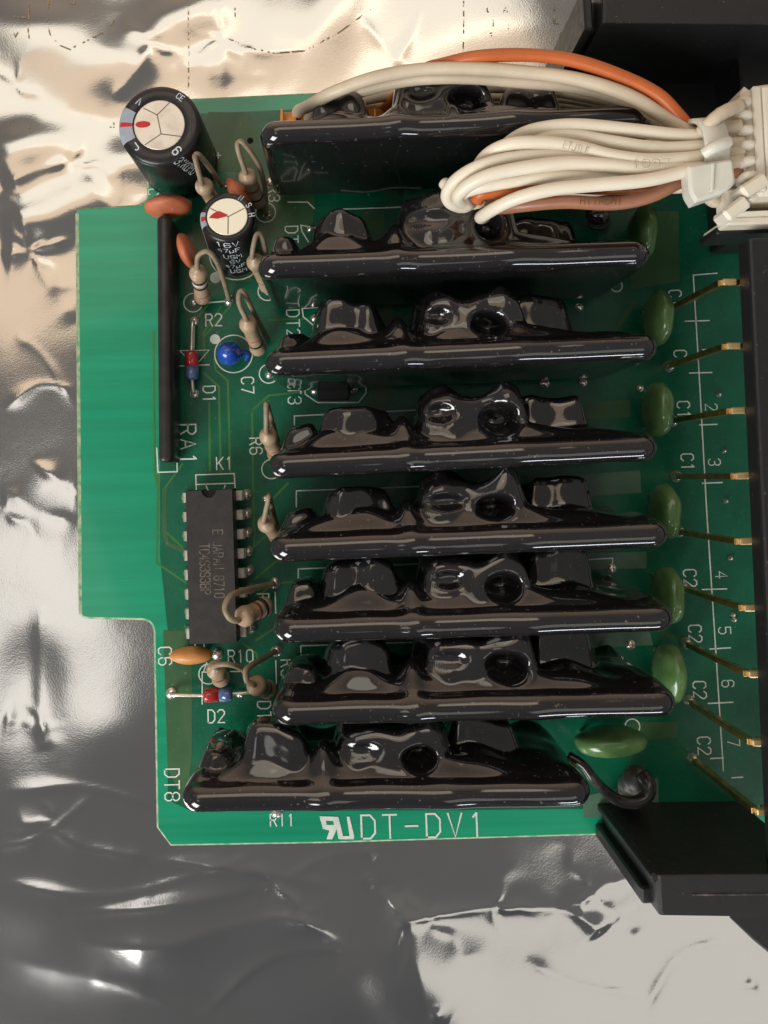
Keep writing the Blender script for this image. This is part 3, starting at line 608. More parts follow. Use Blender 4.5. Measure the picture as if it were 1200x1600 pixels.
    ca = [(-r, 3.0 + (zr - 3.0) * i / nf, 0) for i in range(nf)]
    ca += [(-r * math.cos(math.pi * i / na), zr + r * math.sin(math.pi * i / na), i / na) for i in range(na + 1)]
    zz = np.linspace(zr, 3.0, 800); wz = 1 + 3.0 * np.exp(-((zz - b2[3] + .6) / 1.2) ** 2) + 2.0 * np.exp(-((zz - b3[3] + .4) / 0.9) ** 2); cz = np.cumsum(wz); cz = (cz - cz[0]) / (cz[-1] - cz[0])
    ca += [(r, z_v, 1) for z_v in np.interp(np.linspace(0, 1, nb + 1)[1:], cz, zz)]
    C = np.array(ca); nv = len(C); nu = len(ss)
    Sg, Yg = np.meshgrid(ss, C[:, 0], indexing='ij'); _, Zg = np.meshgrid(ss, C[:, 1], indexing='ij'); _, Wg = np.meshgrid(ss, C[:, 2], indexing='ij')
    e = np.minimum(Sg, L_ - Sg); ef = np.where(e < rc, np.sqrt(np.maximum(0, 1 - ((rc - e) / rc) ** 2)), 1.0)
    rcorn = 2.4; drop = np.where(e < rcorn, rcorn - np.sqrt(np.maximum(0, rcorn ** 2 - (rcorn - e) ** 2)), 0)
    topw = np.clip((Zg - 1.0) / (zr - 1.0), 0, 1) ** 4
    wave = 0.34 * np.exp(-((Sg - 16.2 * k) / 1.5) ** 2) + 0.30 * np.exp(-((Sg - 29.5 * k) / 2.5) ** 2) + 0.06 * np.sin(Sg * 0.5 + idx)
    Z = Zg - (drop - wave) * topw
    ebump = np.clip(e / 2.2, 0, 1); ebump = ebump * ebump * (3 - 2 * ebump)
    Bm = bumps(Sg, np.minimum(Zg, zr)); Bm[:, nf + na:] = blur(blur(Bm[:, nf + na:], 6, 1), 4, 0); Bm = Bm * (Wg ** 2.2) * ebump
    fall = np.clip((Zg - (zr - 0.2)) / (r + 0.2), 0, 1); Bm *= (1 - fall)
    Y = Yg * ef + Bm + (0.05 * np.sin(Sg * 0.35 + idx) + 0.04 * np.sin(Sg * .8 + Zg * .5)) * (Wg == 0)
    base = A * np.array((1, 1, 0))
    Z = Z + (0.075 + 0.035 * np.sin(Sg * 0.6 + idx)) * Bm
    if True:                                        # openings between the package and the plate, seen from above
        upper = np.clip((Zg - (b2[2] + b2[3]) / 2) / 2.0, 0, 1) * (Wg == 1)
        Bn = Bm / p2
        for sh, dh, rs, rd, dep in ((b2[0] + 3.0 + 0.4 * o1, 0.66, 1.7 + .6 * e1, 0.17 + .05 * e2, 0.9 + 0.7 * e3), (b2[1] - 3.3 + 0.9 * e4, 0.46 + .06 * e1, 1.9 + .5 * e3, 0.24 + .06 * e4, 3.6 + e2)):
            Z -= dep * (0.75 + 0.5 * rng.rand()) * upper * np.exp(-(((Sg - sh - 2.0 * e2 * (Bn - dh)) / (rs * (0.85 + .4 * rng.rand()))) ** 2 + ((Bn - dh - 0.05 * e4) / (rd * 1.05)) ** 2) ** 1.7)
    V = base + Sg[..., None] * ex + Y[..., None] * ey + Z[..., None] * ez
    du = np.gradient(V, axis=0); dv = np.gradient(V, axis=1)
    Nn = np.cross(dv, du); ln = np.linalg.norm(Nn, axis=2, keepdims=True)
    Nn = np.where(ln > 1e-9, Nn / np.maximum(ln, 1e-9), 0)
    mid = Nn[nu // 2, nf // 2]
    if np.dot(mid, -ey) < 0: Nn = -Nn; flip = True
    else: flip = False
    for row, s in ((0, -1), (nu - 1, 1)): Nn[row] = s * ex
    # which faces belong to which coated part
    reg = np.zeros((nu - 1, nv - 1), int); sc = (Sg[:-1, :-1] + Sg[1:, 1:]) / 2; zc_ = (Zg[:-1, :-1] + Zg[1:, 1:]) / 2
    back = np.arange(nv - 1) >= nf + na
    for n_, bb in ((1, [1.2, 5.0, 5, 16.8]), (2, b1), (3, b2), (4, b3)):
        reg[(sc > bb[0]) & (sc < bb[1]) & (zc_ > bb[2]) & (zc_ < bb[3]) & back[None, :] & (reg == 0)] = n_
    root = None; names = ("hybrid_module", "coated_resistor_bump", "coated_chip_bump", "coated_package_bump", "coated_block_bump")
    idxs = np.arange(nu * nv).reshape(nu, nv); Vf, Nf = V.reshape(-1, 3), Nn.reshape(-1, 3)
    for n_ in range(5):
        us, vs_ = np.nonzero(reg == n_)
        if len(us) == 0: continue
        q4 = np.stack([idxs[us, vs_], idxs[us + 1, vs_], idxs[us + 1, vs_ + 1], idxs[us, vs_ + 1]], 1)
        if not flip: q4 = q4[:, ::-1]
        # orientation check: face normal against the smooth normal
        t0 = q4[len(q4) // 2]; fn = np.cross(Vf[t0[1]] - Vf[t0[0]], Vf[t0[2]] - Vf[t0[0]])
        if np.dot(fn, Nf[t0[0]]) < 0: q4 = q4[:, ::-1]
        used, inv = np.unique(q4, return_inverse=True); mb = MB(); mb.add(Vf[used], inv.reshape(-1, 4).tolist())
        nrm = [tuple(x) for x in Nf[used]]
        if n_ == 0:
            o = len(mb.v); lo = {v: i for i, v in enumerate(used)}
            a_, b_ = [lo[idxs[i, 0]] for i in range(nu)], [lo[idxs[i, nv - 1]] for i in range(nu)]
            mb.f += [[a_[i], a_[i + 1], b_[i + 1], b_[i]] for i in range(nu - 1)]; mb.m += [0] * (nu - 1); mb.sm += [False] * (nu - 1)
        ob = mb.build(names[n_], M['resin'], PCB if n_ == 0 else root, label=label if n_ == 0 else None, normals=nrm)
        if n_ == 0: root = ob
    for i in range(9):
        s = L_ * (0.08 + 0.105 * i); c = base + ex * s; mb = MB(); abox(mb, -.25, .25, -.15, .15, 0, 3.4, 0.05)
        mb.v = [tuple(c + ex * v[0] + ey * v[1] + ez * v[2]) for v in mb.v]; mb.build("module_lead", M['tin'], root)
    return root
MODS = [
    ((405, 212), (1016, 184), "topmost black coated module, wide dark front face showing beside the white wires", 2),
    ((402, 418), (1018, 396), "black coated module directly under the white wire loop", 0),
    ((413, 568), (1030, 541), "black coated module just above the small flat part marked DT3", 0),
    ((418, 728), (1030, 698), "black coated module beside the resistor marked R6", 0),
    ((420, 858), (1046, 833), "black coated module level with the upper part of the sixteen pin chip", 0),
    ((426, 984), (1054, 964), "black coated module level with the tan looped resistor", 0),
    ((424, 1112), (1058, 1096), "black coated module level with the crosswise red and blue diode", 0),
    ((283, 1246), (925, 1236), "lowest black coated module, set further left above the board name", 1),
]
for i, (a, b, lab, kd) in enumerate(MODS): module(i, a, b, lab, kd)

# =================================================================== CAPACITORS
def sleeve_can(name, label, c0, c1, rad_, hgt, topm, stripe_ang, texts, grooves, top_frac=0.62):
    """electrolytic can between base centre c0 and top centre c1"""
    ax = unit(np.asarray(c1) - np.asarray(c0)); ref = np.array((0, 1.0, 0)); y = unit(ref - ax * np.dot(ref, ax)); x = np.cross(y, ax); fr = (x, y, ax)
    mb = MB(); r = rad_; n = 56; rt = r * top_frac
    lathe(mb, [(r * .9, 0), (r * .985, .25), (r, .7), (r * .93, 1.3), (r * .93, 1.6), (r, 2.1), (r, hgt - .75), (r * .985, hgt - .38), (r * .94, hgt - .12), (r * .87, hgt), (rt + .12, hgt), (rt, hgt - .08)], c0, ax, n, fr=fr)
    root = mb.build(name, M['sleeve'], PCB, label=label)
    mb = MB(); lathe(mb, [(rt - .03, hgt - .25), (rt - .03, hgt - .06), (rt - .1, hgt - .02)], c0, ax, 40, fr=fr); mb.build("can_top", topm, root)
    f_top = lambda a, b, l=0: np.asarray(c0) + ax * (hgt - 0.012 + l) + x * a + y * b
    for g in grooves:
        mb = MB(); ribbon(mb, [(rt * .96 * a, rt * .96 * b) for a, b in g], 0.14, f_top); mb.build("vent_groove", M['groove'], root)
    # pale polarity stripe wrapped over the shoulder
    prof = [(r + .02, 0.9 + .02), (r + .03, 2.1), (r + .03, hgt - .75), (r * .985 + .03, hgt - .36), (r * .94 + .02, hgt - .09), (r * .87, hgt + .025), (rt + .15, hgt + .025)]
    def on(p, w, l=0): return np.asarray(c0) + ax * (p[1] + (l if p[0] < r * .9 else 0)) + (p[0] + (l if p[0] >= r * .9 else 0)) * (x * math.cos(w) + y * math.sin(w))
    mb = MB(); k = 9; ws = [math.radians(stripe_ang[0] + (stripe_ang[1] - stripe_ang[0]) * i / (k - 1)) for i in range(k)]
    vs = [on(p, w) for p in prof for w in ws]
    mb.add(vs, [[i * k + j, i * k + j + 1, (i + 1) * k + j + 1, (i + 1) * k + j] for i in range(len(prof) - 1) for j in range(k - 1)]); mb.build("polarity_stripe", M['stripe'], root)
    wm = math.radians(sum(stripe_ang) / 2 - 1)
    mb = MB(); ws = [wm + t * 1.0 / r for t in (-.33, -.1, .1, .33)]; pr = prof[4:]
    vs = [on(p, w, .02) for p in pr for w in ws]; mb.add(vs, [[i * 4 + j, i * 4 + j + 1, (i + 1) * 4 + j + 1, (i + 1) * 4 + j] for i in range(len(pr) - 1) for j in range(3)]); mb.build("red_stripe_mark", M['red'], root)
    for t in texts:
        kind, s, a0, hh, size, w, sx, rot = t
        def f(a, b, l, a0=a0, hh=hh, rot=rot, kind=kind):
            ca, sa = math.cos(rot), math.sin(rot); a, b = a * ca - b * sa, a * sa + b * ca
            if kind == 'side':
                th = math.radians(a0) + a / r; return np.asarray(c0) + ax * (hh + b) + (r + .03 + l * .5) * (x * math.cos(th) + y * math.sin(th))
            th = math.radians(a0); rr = hh                      # on the flat shoulder ring
            return np.asarray(c0) + ax * (hgt + .03 + l * .5) + x * (rr * math.cos(th) + a) + y * (rr * math.sin(th) + b)
        text_on("sleeve_text", s, f, size, w, root, M['sleeveink'], sx=sx)
    return root, f_top, rt
HB = 12.6; bc = P(283, 257, 0.2)
o, ft, rt = sleeve_can("electrolytic_capacitor", "large black electrolytic capacitor with silver top and red mark, at the board corner", bc, bc + np.array((-.12, .1, HB)), 5.18, HB, M['alu'], (150, 207),
    [('ring', '6', -58, 4.05, 1.15, .16, .8, -.9), ('side', '31K0M0', -57, HB - 2.6, 1.3, .14, .8, -1.35), ('ring', 'V', 128, 4.0, .9, .13, .8, 2.6), ('ring', 'J', 222, 4.0, .9, .15, .8, .6), ('ring', 'CE', 52, 4.35, .7, .09, .8, -.7)],
    [[(-.08, .42), (.07, -.38)], [(-.08, .42), (-.62, .72)], [(-.08, .42), (.42, .9)], [(.07, -.38), (-.58, -.8)], [(.07, -.38), (.88, -.52)]])
mb = MB(); s_ = [(-2.05 + .95 * math.cos(2 * math.pi * i / 20), .15 + .42 * math.sin(2 * math.pi * i / 20)) for i in range(20)]
mb.add([ft(a, b, .02) for a, b in s_], [list(range(20))], 0, False); mb.build("red_dot", M['red'], o)
sc0, sc1 = P(370, 398, 0.3), P(355, 338, 11.2); hs = float(np.linalg.norm(sc1 - sc0))
o, ft, rt = sleeve_can("electrolytic_capacitor", "small black electrolytic capacitor with cream top, white lettering 16V on its sleeve", sc0, sc1, 3.45, hs, M['cream'], (168, 205),
    [('side', '16V', -92, hs - 1.0, 1.2, .14, .95, 0), ('side', '47uF', -92, hs - 2.6, .95, .12, .85, 0), ('side', 'USM', -87, hs - 4.4, 1.05, .12, .85, 0), ('side', '6V', -84, hs - 5.9, .95, .11, .85, 0),
     ('side', '47uF', -86, hs - 7.3, .9, .11, .85, 0), ('side', 'USM', -82, hs - 8.8, 1.0, .12, .85, 0), ('ring', 'N', 55, 3.0, .7, .1, .8, -.6), ('ring', 'S', 28, 3.05, .7, .1, .8, -1), ('ring', 'H', 2, 3.05, .7, .1, .8, -1.4)],
    [[(.05, -.02), (.04, -.97)], [(.05, -.02), (.85, .42)], [(.05, -.02), (-.84, .46)]], 0.74)
mb = MB(); mb.add([ft(a, b, .02) for a, b in ((-2.3, -.15), (-1.2, -.3), (-.1, .0), (.1, .2), (-1.0, .75), (-1.5, .6), (-1.9, .3))], [list(range(7))], 0, False); mb.build("red_dot", M['red'], o)

def disc_cap(label, c, long_, thick, up, m, name="ceramic_capacitor", wob=.06, legs=True, pw=1.0):
    """dipped capacitor: half-axes long_, thick, up about centre c"""
    mb = MB(); ellipsoid(mb, c, long_, thick, up, 28, 16, wob=wob, seed=c[0], pw=pw); o = mb.build(name, m, PCB, label=label)
    if legs:
        for s in (-.55, .55):
            b = np.asarray(c) + np.asarray(long_) * s; mb = MB()
            tube(mb, [b - np.asarray(up) * .6, (b[0], b[1], 0.1)], .28, 8); mb.build("capacitor_lead", M['tin'], o)
    return o
disc_cap("brown ceramic disc capacitor standing below the large electrolytic capacitor", P(263, 323, 4.2), (3.15, .2, 0), (-.1, 1.25, .0), (0, .15, 2.9), M['disc'])
disc_cap("brown ceramic disc capacitor standing edge on beside the black resistor network", P(292, 392, 4.0), (-.55, 2.3, 0), (1.05, .1, .1), (-.2, 0, 2.7), M['disc'])
disc_cap("brown ceramic disc capacitor half hidden behind the small electrolytic capacitor", P(374, 303, 3.6), (1.7, -1.9, 0), (.7, .7, 0), (0, 0, 2.6), M['disc'])
disc_cap("orange ceramic capacitor lying by the end of the chip near mark C6", P(299, 1024, 2.2), (2.85, .05, 0), (0, 1.15, 0), (0, 0, 1.5), M['orangecap'], wob=.05)
o = disc_cap("round blue capacitor inside the white ring marked C7", P(358, 552, 2.6), (1.62, 0, 0), (0, 1.62, 0), (0, 0, 1.9), M['blue'], name="blue_capacitor", wob=.08)
mb = MB(); tube(mb, [P(372, 556, 1.6), P(381, 551, 1.4), P(387, 553, 1.0), P(384, 562, .3)], lambda t: .55 - .25 * t, 8); mb.build("coated_tail", M['blue'], o)
GC = [((1003, 364), "dark green dipped capacitor near the wire loop, topmost of its column"), ((1028, 497), "green dipped capacitor at the end of the third black module"), ((1027, 640), "green dipped capacitor at the end of the fourth black module"),
      ((1038, 800), "green dipped capacitor at the end of the fifth black module"), ((1043, 930), "green dipped capacitor at the end of the sixth black module"), ((1046, 1052), "green dipped capacitor at the end of the seventh black module")]
for i, ((u, v), lab) in enumerate(GC):
    disc_cap(lab, P(u, v, 5.2), (.12, 3.55, 0), (1.55, 0, .15), (-.15, 0, 3.7), M['greencap'], "film_capacitor", .10, pw=.88)
disc_cap("green dipped capacitor lying sideways under the lowest modules", P(954, 1158, 4.5), (4.4, .25, 0), (-.1, 1.75, .1), (0, .2, 3.6), M['greencap'], "film_capacitor", .08, pw=.9)

# =================================================================== RESISTORS
def resistor(label, b0, b1, hair, bands=(), r=1.12, lead_r=.34, m='beige'):
    """body from b0 to b1 (mm points), lead from the b1 end along hair"""
    b0, b1 = np.asarray(b0), np.asarray(b1); ln = np.linalg.norm(b1 - b0); ax = unit(b1 - b0); mb = MB()
    prof = [(.28, -.15), (r * .72, .02), (r * .96, .35), (r * 1.04, .8), (r * 1.0, 1.25), (r * .88, 1.7), (r * .86, ln * .5), (r * .88, ln - 1.7), (r * 1.0, ln - 1.25), (r * 1.06, ln - .8), (r * .98, ln - .3), (r * .74, ln), (.42, ln + .28), (.34, ln + .5)]
    lathe(mb, prof, b0, ax, 22); o = mb.build("resistor", M[m], PCB, label=label)
    for pos, bm_ in bands:
        mb = MB(); rr = r * (.885 if 1.7 < pos < ln - 1.7 else 1.03); lathe(mb, [(rr - .1, pos - .22), (rr + .02, pos - .2), (rr + .02, pos + .2), (rr - .1, pos + .22)], b0, ax, 22); mb.build("colour_band", M[bm_], o)
    mb = MB(); tube(mb, [b1 + ax * .1, b1 + ax * .9] + [np.asarray(h) for h in hair], lead_r, 10); mb.build("bent_lead", M['lead'], o)
    mb = MB(); tube(mb, [b0, (b0[0], b0[1], 0.05)], .3, 8); mb.build("straight_lead", M['tin'], o)
    return o
resistor("beige resistor with hairpin lead between the two electrolytic capacitors", P(337, 320, 1.5), P(317, 288, 9), [P(306, 252, 12.5), P(305, 243, 12.6), P(312, 243, 12.2), P(332, 268, 8), P(345, 290, 2)], [(2.3, 'bandr')])
resistor("brownish resistor leaning beside the small hole with a pale looped lead", P(405, 318, 1.5), P(385, 272, 9), [P(372, 234, 11.8), P(373, 222, 12), P(383, 226, 11.8), P(404, 258, 8.5), P(414, 295, 4), P(416, 336, .4)], [(2.3, 'bandk'), (4.6, 'bandr')], m='beige')
resistor("beige resistor with black and silver bands and hooked lead near mark R2", P(317, 468, 1.5), P(309, 422, 8.5), [P(310, 400, 10.6), P(324, 393, 11), P(338, 408, 9.5), P(350, 440, 5), P(358, 469, .4)], [(2.0, 'bandp'), (4.1, 'bandk'), (4.75, 'bandw'), (5.4, 'bandk')])
resistor("beige resistor with one black band above the blue capacitor", P(405, 548, 1.4), P(386, 502, 8.5), [P(374, 475, 10.5), P(374, 458, 10.8), P(381, 457, 10.4), P(395, 485, 7), P(418, 530, 1)], [(2.3, 'bandk'), (4.0, 'bandp')])
resistor("beige resistor tucked behind the left end of the second black module", P(420, 450, 1.4), P(397, 405, 8.8), [P(397, 380, 10.6), P(402, 366, 10.8), P(410, 372, 10), P(418, 410, 6)], [(3.0, 'bandp')])
resistor("beige resistor with upright lead beside mark R6", P(432, 712, 1.4), P(418, 678, 8.5), [P(416, 650, 10.6), P(416, 632, 11), P(418, 634, 10.5), P(424, 655, 7), P(434, 690, 2)], [(2.3, 'bandr'), (3.6, 'bandp')])
resistor("beige resistor with upright lead beside the fifth black module", P(434, 838, 1.4), P(415, 816, 8.5), [P(418, 788, 10.4), P(420, 775, 10.8), P(422, 780, 10), P(426, 798, 6), P(434, 826, 2)], [(2.3, 'bandr')])
resistor("tan resistor with thick hooked lead leaning over the chip edge", P(418, 945, 3.2), P(376, 966, 7.6), [P(358, 964, 8.8), P(352, 948, 9), P(362, 930, 8.4), P(385, 922, 5.5), P(405, 917, 2.5), P(428, 912, .4)], [(1.5, 'bandk'), (2.6, 'bandr')], r=1.28, lead_r=.42)
resistor("small tan resistor with looped lead above the red and blue diode", P(346, 1062, 1.2), P(336, 1044, 6.4), [P(346, 1038, 8.0), P(362, 1039, 8), P(376, 1044, 6), P(384, 1052, 3)], [(3, 'bandr')], r=1.15)
resistor("brown resistor with wrapped lead left of the seventh black module", P(420, 1078, 1.5), P(398, 1070, 7.2), [P(386, 1064, 8.3), P(384, 1048, 8.4), P(392, 1040, 7.4), P(412, 1028, 3.5), P(430, 1018, .5)], [(2.2, 'bandk')], r=1.2, lead_r=.38, m='beige')
# dusty dark resistor at the lower right with a black sleeved lead
mb = MB(); tube(mb, [P(985, 1240, 1), P(990, 1228, 4), P(995, 1215, 7.5)], lambda t: 1.5 + .35 * math.sin(math.pi * min(1, t * 1.05)), 16); o = mb.build("resistor", M['dusty'], PCB, label="dark dusty resistor with a thick black lead at the end of the lowest module")
mb = MB(); tube(mb, [P(888, 1180, 11), P(912, 1196, 11.5), P(928, 1218, 11.5), P(946, 1236, 10.5), P(966, 1250, 10), P(990, 1254, 10), P(1010, 1245, 9.8), P(1014, 1226, 9.5), P(1004, 1210, 8.5)], lambda t: .5 + .38 * t, 12); mb.build("sleeved_lead", M['dusty2'], o)
mb = MB(); tube(mb, [P(938, 352, 2), P(936, 345, 9), P(933, 332, 14)], lambda t: 1.35, 16); o = mb.build("upright_diode", M['resin'], PCB, label="black upright diode with dusty end half hidden under the brown wire")
mb = MB(); lathe(mb, [(1.39, 0), (1.42, .3), (1.42, 1.2), (1.38, 1.5)], P(936, 344, 10.2), P(933, 332, 14) - P(936, 345, 9), 18); mb.build("pale_band", M['dusty'], o)

# =================================================================== DIODES
def diode(label, a, b, bodya, bodyb, z=1.4, split=.55, red_first=True):
    A, B, a2, b2 = P(*a, .3), P(*b, .3), P(*bodya, z), P(*bodyb, z); ax = unit(b2 - a2); ln = np.linalg.norm(b2 - a2)
    m = [M['glass_r'], M['glass_b']] if red_first else [M['glass_b'], M['glass_r']]
    mb = MB(); s = ln * split; lathe(mb, [(.35, 0, 0), (.82, .15, 0), (.92, .5, 0), (.92, s, 0)], a2, ax, 20); o = mb.build("glass_diode", m[0], PCB, label=label)
    mb = MB(); lathe(mb, [(.925, s, 0), (.925, ln - .5, 0), (.82, ln - .15, 0), (.35, ln, 0)], a2, ax, 20); mb.build("cathode_end", m[1], o)
    for p, q_ in ((A, a2), (B, b2)):
        mb = MB(); e = q_ - p; tube(mb, [p, p + np.array((0, 0, .8)) + e * .08, q_ - e * .1, q_], .24, 8); mb.build("diode_lead", M['tin'], o)
    return o
diode("red and blue glass diode standing lengthwise at mark D1", (303, 503), (304, 614), (299, 548), (300, 594))
diode("red and blue glass diode lying crosswise above mark D2", (269, 1083), (392, 1079), (318, 1087), (364, 1084))

# =================================================================== CHIP AND RESISTOR NETWORK
zt = 5.9
T4 = [P(291, 770, zt), P(361, 768.5, zt), P(369, 1001, zt), P(297, 1003, zt)]
cx = sum(T4) / 4; ey_ = unit(T4[0] - T4[3]); ex_ = unit(np.array((ey_[1], -ey_[0], 0))); hw, hl = 2.98, 9.62
loc = lambda x, y, z: cx * np.array((1, 1, 0)) + ex_ * x + ey_ * y + np.array((0, 0, z))
notch = [(.95 * math.cos(t), hl - .95 * math.sin(t)) for t in np.linspace(math.pi, 0, 12)]
poly = [(-hw, -hl), (hw, -hl), (hw, hl)] + [(x, y) for x, y in notch[::-1]] + [(-hw, hl)]
mb = MB(); n = len(poly); rings = [(1.035, 2.9), (1.0, zt)]; o0 = 0
for k_, z in ((.97, .9), (1.03, 2.8), (1.03, 3.0), (1.0, zt)): mb.v.extend([tuple(loc(x * k_, y * (1 - (1 - k_) * .4), z)) for x, y in poly])
for k_ in range(3):
    for i in range(n): mb.f.append([k_ * n + i, k_ * n + (i + 1) % n, (k_ + 1) * n + (i + 1) % n, (k_ + 1) * n + i]); mb.m.append(0); mb.sm.append(False)
mb.f.append([3 * n + i for i in range(n)]); mb.m.append(0); mb.sm.append(False)
CH = mb.build("logic_chip", M['icbody'], PCB, label="black sixteen pin chip with end notch and faint gold printing")
mb = MB(); wedge(mb, [loc(x * 1.02, y - .02, 1.0) for x, y in notch], [loc(x * 1.02, y - .02, 4.4) for x, y in notch]); mb.build("notch_floor", M['icbody'], CH)
for i in range(8):
    y = 8.75 - 2.52 * i
    for s in (-1, 1):
        mb = MB(); w = .66
        for (x0, z0), (x1, z1) in zip([(hw * 1.02, 2.75), (hw + .75, 2.75), (hw + 1.0, 2.35)], [(hw + .75, 2.75), (hw + 1.0, 2.35), (hw + 1.05, .2)]):
            c = loc(s * (x0 + x1) / 2, y, (z0 + z1) / 2); dv = loc(s * x1, y, z1) - loc(s * x0, y, z0); ln = np.linalg.norm(dv); u_ = dv / ln
            ww = w if z1 > 1 else .35
            box(mb, c, u_ * (ln / 2 + .06), ey_ * ww, np.cross(u_, ey_) * .14, .05)
        mb.build("chip_pin", M['tin'], CH)
        p_ = loc(s * (hw + 1.15), y, 0); mb = MB(); q0 = .62 if s < 0 else .85; lathe(mb, [(q0, 0), (q0 * .94, .3), (q0 * .7, .7), (q0 * .45, 1.0), (.1, 1.15)], p_, (0, 0, 1), 14); mb.build("solder_fillet", M['solder'], CH)
for t, xx, yy in (("TC4S393BP", -.75, -.3), ("E JAPAN 8710", 1.0, .3)):
    f = lambda a, b, l, xx=xx, yy=yy: loc(xx + b, yy - a, zt + .02 + l)
    text_on("chip_marking", t, f, 1.25, .13, CH, M['icmark'], sx=.62)
za = 5.6
A, B = P(255, 336, za), P(258, 722, za); ax = unit(B - A); pr = np.array((-ax[1], ax[0], 0)); ln = np.linalg.norm(B - A); mb = MB()
prof = [(-.95, .6), (-1.0, za - 1.0), (-.88, za - .4), (-.55, za - .06), (0, za), (.55, za - .06), (.88, za - .4), (1.0, za - 1.0), (.95, .6)]; st = [0, .25, .6, ln - .6, ln - .25, ln]; kk = [.6, .9, 1, 1, .9, .6]
vs = [A * np.array((1, 1, 0)) + ax * s + pr * p[0] * k_ + np.array((0, 0, p[1] if p[1] < za - 1.0 else p[1] - (1 - k_) * .5)) for s, k_ in zip(st, kk) for p in prof]; n = len(prof)
mb.add(vs, [[i * n + j, i * n + j + 1, (i + 1) * n + j + 1, (i + 1) * n + j] for i in range(len(st) - 1) for j in range(n - 1)] + [list(range(n)), [(len(st) - 1) * n + j for j in range(n)][::-1]])
RA = mb.build("resistor_network", M['ra'], PCB, label="long narrow black resistor network standing beside mark RA1")
for i in range(12):
    c = A * np.array((1, 1, 0)) + ax * (2 + i * 2.54); mb = MB(); abox(mb, c[0] - .15, c[0] + .15, c[1] - .25, c[1] + .25, 0, .8, .05); mb.build("network_lead", M['tin'], RA)
# low black transistors peeping out from under two modules
for (u0, u1, v0, v1, lab) in ((497, 560, 474, 492, "small black flat component above the third module"), (497, 545, 588, 626, "small black flat component just below the third module")):
    a, b = P(u0, v1, 2.2), P(u1, v0, 2.2); mb = MB(); abox(mb, a[0], b[0], a[1], b[1], .3, 2.2, .2); o = mb.build("transistor", M['blackplastic'], PCB, label=lab)
    for x in (a[0] + .8, b[0] - .8):
        mb = MB(); abox(mb, x - .25, x + .25, (a[1] + b[1]) / 2 - .2, (a[1] + b[1]) / 2 + .2, 0, .4, .05); mb.build("transistor_lead", M['tin'], o)

# =================================================================== GOLD PINS (soldered in the board)
PB = [(1078, 484), (1056, 582), (1061, 659), (1062, 745), (1069, 828), (1075, 920), (1078, 1006), (1084, 1094), (1088, 1186)]
PTp = [(1137, 441), (1143, 541), (1150, 642), (1157, 744), (1163, 846), (1170, 950), (1177, 1053), (1183, 1160), (1190, 1268)]
for (a, b) in zip(PB, PTp):
    zt_ = 16.8; t = P(b[0] - 8, b[1], zt_); base = np.array((t[0], t[1], 0.0)); mb = MB()
    box(mb, (base[0], base[1], zt_ / 2), (.42, 0, 0), (0, .36, 0), (0, 0, zt_ / 2 - .2), .08); o = mb.build("terminal_pin", M['gold'], PCB)
    mb = MB(); box(mb, (base[0] + .72, base[1], zt_ + .02), (.78, 0, 0), (0, .37, 0), (0, 0, .34), .12); mb.build("pin_bend", M['gold_lit'], o)
    mb = MB(); box(mb, (base[0] + 3.4, base[1], zt_ - .62), (2.6, 0, 0), (0, .36, 0), (0, 0, .3), .08); mb.build("pin_tail", M['gold'], o)
    mb = MB(); lathe(mb, [(.85, 0), (.8, .2), (.55, .7), (.42, 1.1)], base, (0, 0, 1), 16); mb.build("solder_fillet", M['solder'], o)
for u, v in ((1122, 617), (1130, 705), (1133, 783), (1140, 872), (1144, 960), (1146, 968)):
    pad(u, v, 4, .8)

# =================================================================== ORANGE HEADER
a, b = P(437, 192, 9), P(622, 162, 9); mb = MB(); abox(mb, a[0], b[0], a[1], b[1], 0, 8, .2)
HD = mb.build("wire_header", M['orangepl'], PCB, label="orange plastic wire header behind the topmost black module")
for i in range(9):
    x = a[0] + .9 + i * (b[0] - a[0] - 1.6) / 8; mb = MB()
    wedge(mb, [(x - .75, a[1] + .1, 7.9), (x - .45, a[1] + .1, 7.9), (x - .45, b[1] - .1, 7.9), (x - .75, b[1] - .1, 7.9)], [(x - .72, a[1] + .2, 9.2), (x - .48, a[1] + .2, 9.2), (x - .48, b[1] - .2, 9.2), (x - .72, b[1] - .2, 9.2)]); mb.build("header_rib", M['orangepl'], HD)

# =================================================================== WIRE HARNESS
WH = empty("wire_harness", "bundle of white, orange and brown wires folded back and held by a cable tie", "wire harness")
def wire(pts, m='wire', r=.80, label=None):
    mb = MB(); tube(mb, [P(*p) for p in pts], lambda t: r * .885 * (1 + .02 * math.sin(t * 37 + len(pts))), 12, sub=8); return mb.build("insulated_wire", M[m], WH, label=label)
c3 = lambda L_: [(680 + u * .4333, 60 + v * .4333, z) for u, v, z in L_]
